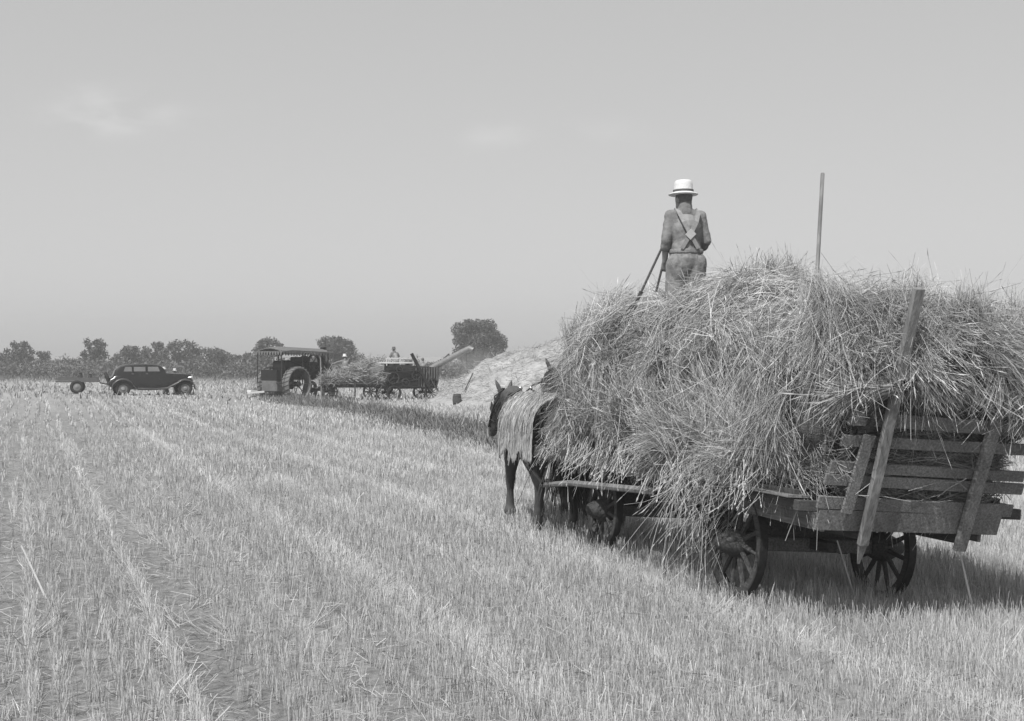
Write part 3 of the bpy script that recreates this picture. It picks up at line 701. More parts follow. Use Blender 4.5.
def make_load():
    # core
    nx, nphi = 150, 120
    xs = np.linspace(PX[0], PX[-1], nx); ph = np.linspace(0, 2 * math.pi, nphi, endpoint=False)
    X, PH = np.meshgrid(xs, ph, indexing='ij')
    P = load_pt(X, PH, .07); P = P + rng.normal(0, .012, P.shape)
    V = P.reshape(-1, 3); i = np.arange(nx - 1)[:, None] * nphi; j = np.arange(nphi)[None]; j2 = (j + 1) % nphi
    F = np.stack([i + j, i + j2, i + nphi + j2, i + nphi + j], -1).reshape(-1, 4)
    # end caps
    V = np.concatenate([V, [[PX[0] - .02, 0, 2.2]], [[PX[-1] + .02, 0, 1.7]]]); a = len(V) - 2; jj = np.arange(nphi)
    F = np.concatenate([F, np.stack([np.full(nphi, a), jj, (jj + 1) % nphi, np.full(nphi, a)], 1)[:, [0, 2, 1, 3]] if False else np.zeros((0, 4), int)])
    capq = []
    for base, cen in ((0, a), ((nx - 1) * nphi, a + 1)):
        for q in range(0, nphi, 2): capq.append((cen, base + q, base + (q + 1) % nphi, base + (q + 2) % nphi))
    F = np.concatenate([F, np.array(capq)])
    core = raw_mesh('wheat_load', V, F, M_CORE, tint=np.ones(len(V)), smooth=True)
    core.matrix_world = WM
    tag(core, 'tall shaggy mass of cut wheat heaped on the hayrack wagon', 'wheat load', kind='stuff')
    out = []
    def place(x, phi, n, **kw):
        x = float(x); phi = float(phi)
        C = load_pt(x, phi, -.02); N = load_normal(np.array([x]), np.array([phi]))[0]
        if (C - np.array([x, 0, 2.0])) @ N < 0: N = -N
        return C, N
    def blocked(C): return (C[:, 0] < -1.15) & (C[:, 2] < 1.80)
    for k in range(len(CX)):
        N0 = 1500; ca, sa = math.cos(CA[k]), math.sin(CA[k])
        N = load_normal(np.array([CX[k]]), np.array([CP[k]]))[0]; C0 = load_pt(np.array([CX[k]]), np.array([CP[k]]), 0, False)[0]
        if (C0 - np.array([CX[k], 0, 2.0])) @ N < 0: N = -N
        e = .05; T0 = unit(load_pt(np.array([CX[k] + e * ca]), np.array([CP[k] + e * sa / 1.1]), 0, False)[0] - C0)
        S0 = np.cross(N, T0); up_ = max(0, N[2])
        if T0[2] > 0 and rng.random() < .6 and abs(N[2]) < .75: T0 = -T0; sg = -1
        else: sg = 1
        a = rng.uniform(-1.05, .75, N0); b = rng.normal(0, .5, N0)
        x = CX[k] + sg * a * CR[k, 0] * ca - b * CR[k, 1] * sa; ph_ = CP[k] + (sg * a * CR[k, 0] * sa + b * CR[k, 1] * ca) / 1.1
        P_ = load_pt(x, ph_, .015); ok = ~blocked(P_) & (x > PX[0]) & (x < PX[-1]); P_ = P_[ok]; a = a[ok]; b = b[ok]; n = len(P_)
        if n < 10: continue
        tip = a > .35
        fan = .28 + .45 * tip
        D = T0 * 1.0 + S0 * (rng.normal(0, 1, n) * fan + b * .35 * (a > 0))[:, None] + N * (rng.normal(0, .10, n) + np.where(tip, rng.uniform(-.05, .55, n), .02) - a * .22 * ~tip)[:, None]
        Ln = rng.uniform(.12, .36, n) * np.where(tip, .75, 1)
        B = rng.normal(0, .22, (n, 3)) - N * (.10 + .25 * ~tip)[:, None]; B[:, 2] -= rng.uniform(0, .22, n)
        tm_ = rng.uniform(.86, 1.14); t = np.clip(rng.normal(1.0, .32, n) * tm_, .3, 1.8)
        h = tip & (rng.random(n) < .8)
        W_ = rng.uniform(.0024, .0046, n)
        out.append(ribbons(P_[~h], D[~h], Ln[~h], W_[~h], B[~h], 3, t[~h], .8))
        if h.any(): out.append(ribbons(P_[h], D[h], Ln[h], W_[h], B[h], 2, t[h] * 1.05, .8, head=(.26, 2.6)))
    # tangled stalks lying every way over the sheaves
    for q in range(300):
        x = rng.uniform(-2.05, 4.15); phi = rng.uniform(-.45, math.pi + .3); C = load_pt(np.array([x]), np.array([phi]), -.0)[0]
        if x < -1.2 and C[2] < 1.80: continue
        N = load_normal(np.array([x]), np.array([phi]))[0]
        if (C - np.array([x, 0, 2.0])) @ N < 0: N = -N
        A = unit(np.cross(N, rng.normal(size=3))) + N * rng.uniform(-.05, .2)
        out += sheaf(C, A, N, int(rng.uniform(30, 110)), rng.uniform(.3, .6), rng.uniform(.3, .9), rng.uniform(.05, .14), tmul=rng.uniform(.9, 1.2), bendg=.3)
    # end faces front and back
    for k in range(110):
        xf = 4.05 if k < 60 else -2.0; y = rng.uniform(-1.0, 1.0); z = rng.uniform(1.25, 2.4) if xf > 0 else rng.uniform(2.1, 2.5)
        sgn = 1 if xf > 0 else -1
        A = np.array([sgn * rng.uniform(.1, .6), rng.normal(0, .6), -rng.uniform(.1, 1)])
        out += sheaf((xf - .15 * sgn - .25 * sgn * (abs(y) ** 2), y, z), A, (sgn, 0, 0), 190, rng.uniform(.4, .6), .8, .14, tmul=rng.uniform(.8, 1.1))
    # crests that stand up along the skyline
    for (x, y, n, h) in ((.35, .2, 420, .75), (.15, .5, 300, .65), (.7, .1, 260, .6), (-.6, 0, 330, .6), (-.9, .35, 260, .55), (-1.5, -.35, 260, .35), (-1.7, -.2, 160, .3), (-1.9, -.9, 300, .5), (-1.0, -.8, 300, .55), (3.4, .5, 320, .5), (3.0, .7, 260, .45), (2.7, .35, 220, .4), (1.3, .4, 280, .45), (-.3, -.5, 260, .55), (3.9, .6, 240, .45)):
        zt = float(np.interp(x, PX, PT))
        for q in range(3):
            A = np.array([rng.normal(0, .5), rng.normal(0, .5), .55])
            out += sheaf((x + rng.normal(0, .15), y + rng.normal(0, .15), zt + .0 - .2 * (q == 0)), A, (0, 0, 1), n // 2, h * .5, .9, .10, wd=.0034, tmul=.95, bendg=.1, head_share=.7)
    # straws that hang down over the rails
    n = 900
    x = rng.uniform(-1.0, 4.1, n); y = rng.uniform(.95, 1.2, n) ; z = rng.uniform(.95, 1.25, n)
    D = np.stack([rng.normal(0, .35, n), rng.uniform(0, .5, n), -rng.uniform(.4, 1, n)], 1)
    Ln = rng.uniform(.08, .28, n) * (1 + .3 * np.sin(x * 3)); t = rng.uniform(.8, 1.6, n)
    out.append(ribbons(np.stack([x, y, z], 1), D, Ln, rng.uniform(.004, .008, n), rng.normal(0, .2, (n, 3)), 3, t, .7, head=(.12, 2.0)))
    # single bright straws lying every way on the surface
    n = 6500
    x = rng.uniform(-2.1, 4.3, n); phi = rng.uniform(-.3, math.pi + .2, n); C = load_pt(x, phi, -.09); Nn = load_normal(x, phi)
    k = ~((x < -.65) & (C[:, 2] < 1.8)) ; C = C[k]; Nn = Nn[k]; n = len(C)
    T_ = unit(np.cross(Nn, rng.normal(size=(n, 3))))
    out.append(ribbons(C, T_ + Nn * rng.uniform(-.1, .15, n)[:, None], rng.uniform(.12, .42, n), rng.uniform(.003, .0055, n), rng.normal(0, .28, (n, 3)), 3, rng.uniform(1.1, 1.75, n), .7))
    # straw packed behind the slats
    n = 7000; x = rng.uniform(-1.75, -.5, n); y = rng.uniform(-.86, .86, n); z = rng.uniform(1.05, 1.75, n)
    pl_ = -1.60 - (z - .95) * .344; x = np.where(rng.random(n) < .7, pl_ + rng.uniform(.06, .18, n), x); sd_ = x > pl_ + .2; y = np.where(sd_, .84, y * .92)
    D = np.stack([rng.uniform(0, .05, n), rng.normal(0, 1, n), rng.normal(0, .3, n)], 1); D[~sd_, 1] *= -np.sign(y[~sd_] * D[~sd_, 1]); D[~sd_, 0] -= D[~sd_, 2] * .344; D[sd_] = D[sd_][:, [1, 0, 2]]
    out.append(ribbons(np.stack([x, y, z], 1), D, rng.uniform(.15, .5, n), rng.uniform(.004, .007, n), rng.normal(0, .12, (n, 3)) * [.1, 1, 1], 2, rng.uniform(.4, 1.1, n), .7))
    V, F, T = cat_ribbons(out)
    raw_mesh('loose_stalks', V, F, M_STRAW, core, tint=T)
    # sheaves one can tell apart
    def one(label, C, A, n, ln, sp, rad, tmul=1.0, bendg=.3, wd=.0034, head_share=.6):
        g = []; A = unit(np.array(A, float))
        for q in range(14):                    # one tied bundle is many loose wisps pointing roughly one way
            A2 = A + rng.normal(0, .38, 3); o_ = rng.normal(0, rad * .75, 3) - A * rng.uniform(-.12, .14)
            g += sheaf(o_, A2, (0, 0, 1), n // 14, ln * rng.uniform(.45, .85), sp * 1.25, rad * .55, tmul=tmul * rng.uniform(.82, 1.08), bendg=bendg, wd=wd, head_share=head_share)
        V, F, T = cat_ribbons(g); o = raw_mesh('wheat_sheaf', V, F, M_STRAW, tint=T)
        o.matrix_world = WM @ Matrix.Translation(Vector(C)); tag(o, label, 'sheaf', 'separate sheaves on the load')
        return o
    one('sheaf hanging head down over the top slats at the long stake', (-1.98, .40, 2.10), (-.1, -.05, -1), 1500, .62, .75, .15, tmul=1.1, bendg=.05)
    one('broad sheaf draped over the rear end right of the long stake', (-2.0, -.36, 2.12), (-.25, -.75, -.45), 1500, .7, .65, .18, tmul=1.1, bendg=.35)
    one('sheaf trailing down past the right hand post of the slatted end', (-1.97, -.80, 2.05), (-.1, -.25, -1), 900, .62, .7, .13, tmul=1.1)
    one('sheaf drooping off the left side above the front edge of the slats', (-.95, .98, 1.55), (-.1, .2, -1), 1300, .6, .8, .16, tmul=1.1)
    one('big sheaf lying low and pointing forward over the side rail', (.75, 1.05, 1.30), (.9, .3, -.22), 2000, .6, .5, .17, tmul=1.15, bendg=.15)
    one('sheaf sticking out low over the rail beside the rear wheel', (-.15, 1.02, 1.3), (.7, .3, -.5), 1500, .5, .85, .18, tmul=1.08)
    one('thin tangle of stalks dangling in front of the left rear wheel', (.05, 1.0, .98), (-.05, .1, -1), 420, .66, .5, .34, tmul=1.2, wd=.005)
    one('bristling sheaf standing highest on the load behind the man', (.42, .25, 2.78), (-.1, .15, 1), 1300, .36, .9, .15, tmul=.95, bendg=.05, wd=.004)
    one('upright tuft of heads beside the tip of the long stake', (-1.75, -.05, 2.42), (0, -.1, 1), 900, .32, .9, .13, tmul=.82, bendg=.05, wd=.004)
    one('sheaf slipping off the front corner over the rump of the near horse', (4.0, .72, 1.9), (.45, .2, -.9), 1500, .55, .7, .2, tmul=1.05)
    one('sheaf hanging at the front corner above the side pole', (3.95, .85, 1.5), (.5, .25, -.7), 1300, .45, .75, .2, tmul=1.0)
make_load()

# fork handle standing in the load
def wpt(x, y, z): return WM @ Vector((x, y, z))
def pitchfork(base, tip, label, r=.018, hm_=None):
    base = Vector(base); tip = Vector(tip); d = (base - tip).normalized()
    root = empty('pitchfork', base, label=label, cat='pitchfork')
    q = d.to_track_quat('Z', 'Y'); root.rotation_mode = 'QUATERNION'; root.rotation_quaternion = q
    Ln = (base - tip).length
    m = MB(); m.path([(0, 0, 0), (0, 0, -Ln * .5), (0, 0, -Ln + .01), (0, 0, -Ln)], [r, r * 1.02, r * 1.0, r * .8], 10); m.build('handle', hm_ or M_WOODL, root, True)
    f = MB(); f.path([(0, 0, -.08), (0, 0, .05)], [.023, .015], 8)
    for s in (-1, 0, 1): f.path([(0, 0, .04), (s * .05, .01, .09), (s * .075, .03, .2), (s * .08, .01, .36)], [.007, .007, .006, .002], 6)
    f.build('tines', M_IRON, root, True)
    return root
Y = 12.6
pitchfork((at(816, Y), Y, zat(292, Y)), (at(822.5, Y + .1), Y + .1, zat(173, Y + .1)), 'pitchfork stuck upright in the load, only its long handle showing')

# ------------------------------------------------------------------ the man on the load
mY = 13.95; mX = at(686, mY)
J = stand(arm_l=((-.215, -.02, 1.15), (-.20, .09, .94)), arm_r=((.215, .01, 1.15), (.15, .20, 1.0)), lean=.03)
J['look'] = (-.45, 1, -.12); J['rolled'] = True; J['pnl'] = (.2, .9, .2); J['hdl'] = (0, .12, -.35); J['shl'] = (-.152, .02, 1.395); J['shr'] = (.152, .02, 1.395)
J['head'] = (-.012, .065, 1.575)
man, ov = person((mX, mY, zat(180, mY) - 1.77), R(8), 'man in faded overalls and white straw hat standing on top of the load', J, .011, fine=True)
def strap_mesh(pts, wd, nrm=(0, -1, 0)):
    m = MB(); pts = [Vector(p) for p in pts]; t = .006; vs = []; fs = []
    for i, p in enumerate(pts):
        d = (pts[min(i + 1, len(pts) - 1)] - pts[max(0, i - 1)]).normalized(); n = Vector(nrm); n = (n - d * n.dot(d)).normalized(); s = d.cross(n)
        vs += [p + s * wd / 2 + n * t, p - s * wd / 2 + n * t, p - s * wd / 2 - n * t, p + s * wd / 2 - n * t]
    for i in range(len(pts) - 1):
        for k in range(4): fs.append((i * 4 + k, i * 4 + (k + 1) % 4, (i + 1) * 4 + (k + 1) % 4, (i + 1) * 4 + k))
    fs += [(3, 2, 1, 0), tuple((len(pts) - 1) * 4 + k for k in range(4))]
    m.add(vs, fs); return m
cr = Vector((.0, -.168, 1.20))
for s in (-1, 1):
    m = strap_mesh([(s * .10, .10, 1.43), (s * .115, .01, 1.487), (s * .10, -.10, 1.43), (s * .065, -.158, 1.33), tuple(cr)], .045)
    m.build('overall_strap', M_STRAP, ov)
    m = strap_mesh([tuple(cr), (-s * .05, -.162, 1.12), (-s * .085, -.158, 1.06)], .04); m.build('overall_strap', M_STRAP, ov)
m = MB(); m.box((0, -.178, 1.20), (.075, .012, .085), Matrix.Rotation(R(45), 3, 'Y')); m.build('strap_patch', mat('pale_patch', .42, .9, .1, 20, bump=.1), ov)
m = MB(); m.lathe([(.172, -.02), (.176, 0), (.172, .02)], (0, 0, 1.04), (0, 0, 1), 30, (1.02, .93)); m.build('waistband', M_DENIM, ov, True)
# fork in his left hand
Y = mY + .1
pitchfork((at(638, Y - .1), Y - .1, zat(299, Y)), (at(664, Y), Y + .05, zat(244, Y)), 'pitchfork held tines down in the left hand of the man', .012, M_DARKW)
m = MB(); m.path([(at(668, Y), Y, zat(246, Y)), (at(662, Y), Y, zat(268, Y)), (at(656, Y), Y, zat(292, Y))], .012, 8)
tag(m.build('walking_stick', M_DARKW, None, True), 'dark stick hanging close against the left leg of the man', 'stick')

# ------------------------------------------------------------------ horses
def horse(loc, rotz, label, seed, pose, near=True):
    root = empty('horse', loc, (0, 0, rotz), label, 'horse', 'team of horses drawing the wagon')
    b = MB()
    chain(b, [((-.82, 0, 1.36), .20), ((-.62, 0, 1.40), .27), ((-.25, 0, 1.34), .30), ((.1, 0, 1.28), .325), ((.42, 0, 1.26), .30), ((.62, 0, 1.28), .25)], 16)
    capsule(b, (-.7, .1, 1.42), (-.3, .05, 1.42), .2, .2); capsule(b, (-.7, -.1, 1.42), (-.3, -.05, 1.42), .2, .2)
    capsule(b, (.1, 0, 1.48), (.45, 0, 1.55), .14, .12)                     # withers
    hy = pose.get('turn', 0)
    nb = Vector((.62, 0, 1.36)); nm = Vector((.92, hy * .1, 1.58)); pl = Vector((1.17, hy * .25, 1.80 + pose.get('hz', 0)))
    chain(b, [(nb, .25), (nm, .175), (pl - Vector((.03, 0, .03)), .115)], 14)
    capsule(b, nb + Vector((.0, 0, .12)), nm + Vector((-.05, 0, .07)), .14, .12)
    hd = Vector((.52, hy * .3, -.62 + pose.get('hz', 0) * .5)).normalized()
    j1 = pl + hd * .2; ms = pl + hd * .50; nz_ = pl + hd * .60
    chain(b, [(pl, .105), (j1, .112), (ms, .072), (nz_, .062)], 12)
    capsule(b, j1 + Vector((-.06, 0, -.05)), ms + Vector((-.03, 0, -.03)), .07, .045)     # jaw
    lat = hd.cross(Vector((0, 0, 1))).normalized()
    for s in (-1, 1):
        e0 = pl + lat * s * .06 + Vector((-.01, 0, .08)); e1 = e0 + Vector((.03, 0, .17)) + lat * s * .07
        chain(b, [(e0, .034), (e0 * .5 + e1 * .5, .032), (e1, .008)], 8)
        ellipsoid(b, pl + hd * .15 + lat * s * .085, (.025, .025, .025), None, 8, 6)
    for s, key in ((1, 'lf'), (-1, 'rf')):
        dx, lift = pose[key]
        sh = Vector((.48, s * .15, 1.18)); el = Vector((.42, s * .19, .94)); kn = Vector((.46 + dx * .5, s * .17, .53 + lift * .4)); ft = Vector((.44 + dx - lift * .3, s * .16, .17 + lift)); hf = ft + Vector((.05 - lift * .35, 0, -.115 - lift * .05))
        chain(b, [(sh, .19), (el, .125), (el * .5 + kn * .5, .088), (kn + Vector((0, 0, .05)), .068), (kn, .07), (kn * .4 + ft * .6, .045), (ft, .056), (hf, .062)], 12)
        d = (hf - ft).normalized(); capsule(b, hf, hf + d * .01, .075, .085)
    for s, key in ((1, 'lh'), (-1, 'rh')):
        dx, lift = pose[key]
        hp = Vector((-.62, s * .16, 1.28)); sf = Vector((-.42, s * .20, .98)); hk = Vector((-.80 + dx * .7, s * .18, .60 + lift * .6)); ft = Vector((-.74 + dx - lift * .2, s * .17, .18 + lift)); hf = ft + Vector((.06 - lift * .3, 0, -.12))
        chain(b, [(hp, .24), (sf, .165), (sf * .45 + hk * .55, .10), (hk, .072), (hk * .4 + ft * .6, .05), (ft, .06), (hf, .066)], 12)
        capsule(b, hk + Vector((-.04, 0, .04)), hk, .04, .06)
        capsule(b, hf, hf + Vector((.015, 0, -.01)), .078, .088)
    fuse(b, 'body', M_HORSE, root, .02, 3)
    # mane, tail
    n = 700; t = rng.random(n); P = np.array(nb + Vector((-.1, 0, .28)))[None] * (1 - t)[:, None] + np.array(pl + Vector((-.05, 0, .1)))[None] * t[:, None]
    sd = np.where(rng.random(n) < .3, -1, 1); D = np.stack([rng.normal(-.1, .2, n), sd * .7 + rng.normal(0, .2, n), rng.normal(.1, .3, n)], 1)
    B = np.stack([np.zeros(n), np.zeros(n), np.full(n, -.9)], 1)
    V, F, T = ribbons(P, D, rng.uniform(.1, .24, n), np.full(n, .012), B, 3); raw_mesh('mane', V, F, M_HAIR, root, tint=T)
    n = 500; P = np.array([[-1.0, 0, 1.42]]) + rng.normal(0, .03, (n, 3)); D = np.stack([-rng.uniform(.1, .5, n), rng.normal(0, .15, n), -rng.uniform(.3, 1, n)], 1)
    V, F, T = ribbons(P, D, rng.uniform(.5, .95, n), np.full(n, .014), np.stack([np.full(n, .1), np.zeros(n), np.full(n, -.3)], 1), 4); raw_mesh('tail', V, F, M_HAIR, root, tint=T)
    # harness
    c = MB(); q = (nm - nb).normalized(); c.ring(nb + Vector((-.02, 0, -.03)), q + Vector((.55, 0, 0)), .285, .05, 24, 8)
    co = c.build('collar', M_LEATH, root, True)
    h = MB()
    for s in (-1, 1): h.path([nb + Vector((-.02, s * .1, -.36)), nb + Vector((-.10, s * .32, -.05)), nb + Vector((-.14, s * .2, .28)), nb + Vector((-.16, s * .07, .37))], [.02, .024, .02, .014], 7)
    ho = h.build('hames', M_IRON, root, True)
    for s in (-1, 1):
        kk = MB(); ellipsoid(kk, nb + Vector((-.16, s * .07, .38)), (.026,) * 3, None, 10, 8); kk.build('hame_ball', M_CHR, ho, True)
    br = MB()
    for f_, rr_ in ((.04, .125), (.36, .095), (.50, .08)): br.ring(pl + hd * f_, hd, rr_, .011, 20, 5)
    for s in (-1, 1):
        br.path([pl + lat * s * .12, pl + hd * .3 + lat * s * .11, pl + hd * .5 + lat * s * .085], .012, 5)
    bo = br.build('bridle', M_LEATH, root, True)
    for s in (-1, 1):
        bl = MB(); bl.box(pl + hd * .17 + lat * s * .135, (.12, .012, .11), Matrix.Rotation(math.atan2(-hd.z, hd.x), 3, 'Y')); bl.build('blinker', M_LEATH, bo)
    tr = MB()
    for s in (-1, 1): tr.path([nb + Vector((-.1, s * .33, -.2)), (.1, s * .36, 1.05), (-.6, s * .36, .9), (-1.25, s * .34, .68)], .018, 6)
    tr.ring((.15, 0, 1.27), (1, 0, .08), .36, .02, 28, 5); tr.build('trace', M_LEATH, root, True)
    if near:
        # pale fly sheet hanging over neck, shoulder and barrel with a ragged lower edge
        V = []; nx, na = 46, 40
        for i in range(nx):
            f = i / (nx - 1); x = -1.0 + f * 1.38
            for k in range(na):
                a = -1 + 2 * k / (na - 1)
                if x < .5: zc, ry, rz, cy = 1.30, .36, .37, 0
                else:
                    g = (x - .5) / .57; zc = 1.30 + .40 * g; ry = .36 - .20 * g; rz = .37 - .17 * g; cy = hy * .17 * g
                drop = .36 + .06 * math.sin(i * .33) + .02 * math.sin(i * 1.9) - .15 * max(0, (x - .5)) 
                if abs(a) < .62:
                    t = a / .62 * math.pi / 2 * 1.05; y = math.sin(t) * ry; z = zc + math.cos(t) * rz
                else:
                    sg = 1 if a > 0 else -1; q = (abs(a) - .62) / .38; y = sg * (ry * .999 + .012 * q * math.sin(i * .8) + .02 * q); z = zc - q * drop - .02
                fold = .012 * math.sin(i * 1.35 + k * .25) + .008 * math.sin(i * 2.9)
                V.append((x + fold, cy + y * (1.04 + fold), z + .012 + fold))
        F = [(i * na + k, i * na + k + 1, (i + 1) * na + k + 1, (i + 1) * na + k) for i in range(nx - 1) for k in range(na - 1)]
        fs_ = MB(); fs_.add(V, F); o = fs_.build('fly_sheet', M_NET, root, True, 180)
        md = o.modifiers.new('t', 'SOLIDIFY'); md.thickness = .006
        n = 1300; Va = np.array(V).reshape(nx, na, 3); ii = rng.integers(0, nx, n); kk_ = rng.integers(0, na - 3, n); kk_ = np.where(kk_ < na / 2, kk_ + 3, kk_)
        P = Va[ii, kk_]; sgn_ = np.where(kk_ < na / 2, -1, 1); nxt = Va[ii, np.clip(kk_ + sgn_ * 2, 0, na - 1)]
        D = unit(nxt - P + 1e-6) + np.stack([rng.normal(0, .25, n), sgn_ * .06, np.full(n, -.1)], 1)
        P = P + np.stack([np.zeros(n), sgn_ * .012, np.full(n, .012)], 1)
        V2, F2, T2 = ribbons(P, D, rng.uniform(.08, .20, n), rng.uniform(.005, .009, n), np.stack([rng.normal(0, .15, n), np.zeros(n), np.full(n, -.25)], 1), 3, rng.uniform(.55, 1.35, n), .8)
        raw_mesh('cord_fringe', V2, F2, M_STRAW, o, tint=T2)
    return root, pl
def wxy(u, r):  # wagon frame -> ground position
    p = WM @ Vector((u, -r, 0)); return p.x, p.y
hx, hy_ = wxy(5.45, -.66); HR = math.pi / 2 + R(17)
h1, pl1 = horse((hx, hy_, float(ground(hx, hy_)) - .02), HR, 'near bay horse of the team under a pale fly sheet, one forefoot lifted', 1,
                dict(lf=(.22, .13), rf=(-.12, 0), lh=(.18, 0), rh=(-.16, .02), turn=.30, hz=-.20))
hx2, hy2 = wxy(5.8, .10)
h2, pl2 = horse((hx2, hy2, float(ground(hx2, hy2)) - .02), HR, 'off side horse of the team, mostly hidden beyond its mate and the load', 2,
                dict(lf=(-.15, .04), rf=(.2, 0), lh=(.2, 0), rh=(-.15, 0), turn=.0, hz=.12), near=False)
# driving line from the bridle back over the load, tied to the rack
bpy.context.view_layer.update()
a = h1.matrix_world @ (pl1 + Vector((.0, -.12, -.05))); b_ = h1.matrix_world @ Vector((.45, -.1, 1.78)); c_ = h1.matrix_world @ Vector((-.9, -.1, 1.95)); d_ = wpt(3.9, .2, 2.35)
m = MB(); m.path([a, (a + b_) / 2 - Vector((0, 0, .02)), b_, c_, d_], .011, 6); tag(m.build('driving_rein', M_LEATH, None, True), 'leather driving rein running from the near horse back to the load', 'rein')

# ------------------------------------------------------------------ straw stack
def stack():
    xs = np.linspace(-5.2, 16, 150); ys = np.linspace(58, 86, 110)
    X, Y = np.meshgrid(xs, ys, indexing='ij')
    hx = np.interp(xs, [-5.2, -4.4, -3.4, -2.3, -1.2, 0, 1.8, 4, 7, 11, 14, 16], [0, .15, .95, 1.62, 2.22, 2.62, 2.98, 3.5, 3.9, 3.3, 1.2, 0])[:, None]
    front = np.interp(xs, [-5, -2, 1, 16], [69, 63, 61, 61])[:, None]
    fy = sst(0, 10.5, Y - front) ** .8 * (1 - sst(78, 86, Y))
    lump = .16 * np.sin(X * 1.3 + Y * .7) * np.sin(Y * 1.1 - X * .4) + .09 * np.sin(X * 3.1) * np.sin(Y * 2.3 + X)
    Z = hx * fy * (1 + .12 * lump) + lump * np.clip(hx * fy, 0, 1) + rng.normal(0, .03, X.shape) * np.clip(hx * fy, 0, 1)
    Z = Z + ground(X, Y) - .06
    V = np.stack([X, Y, Z], -1).reshape(-1, 3); ny = len(ys)
    i = (np.arange(len(xs) - 1)[:, None] * ny + np.arange(ny - 1)[None]).ravel(); F = np.stack([i, i + ny, i + ny + 1, i + 1], -1)
    o = raw_mesh('straw_stack', V, F, mat('stack_straw', .34, .9, .3, 3.0, (1, 1, 3), bump=.8, var2=.15, scale2=.6), smooth=True)
    tag(o, 'wide pale mound of threshed straw beside the threshing machine', 'straw stack')
    n = 42000; a = rng.integers(0, len(xs) - 1, n); b = rng.integers(0, ny - 1, n); P = V.reshape(len(xs), ny, 3)[a, b] + rng.normal(0, .07, (n, 3)) * [1, 1, .2]
    k = Z[a, b] > .05; P = P[k]; n = len(P)
    D = rng.normal(size=(n, 3)) * [1, .6, .35] + [.6, -.3, -.1]
    V2, F2, T = ribbons(P, D, rng.uniform(.2, .55, n), rng.uniform(.012, .028, n), rng.normal(0, .2, (n, 3)), 2, rng.uniform(.6, 1.15, n), .5)
    raw_mesh('loose_stalks', V2, F2, M_STRAW, o, tint=T)
stack()

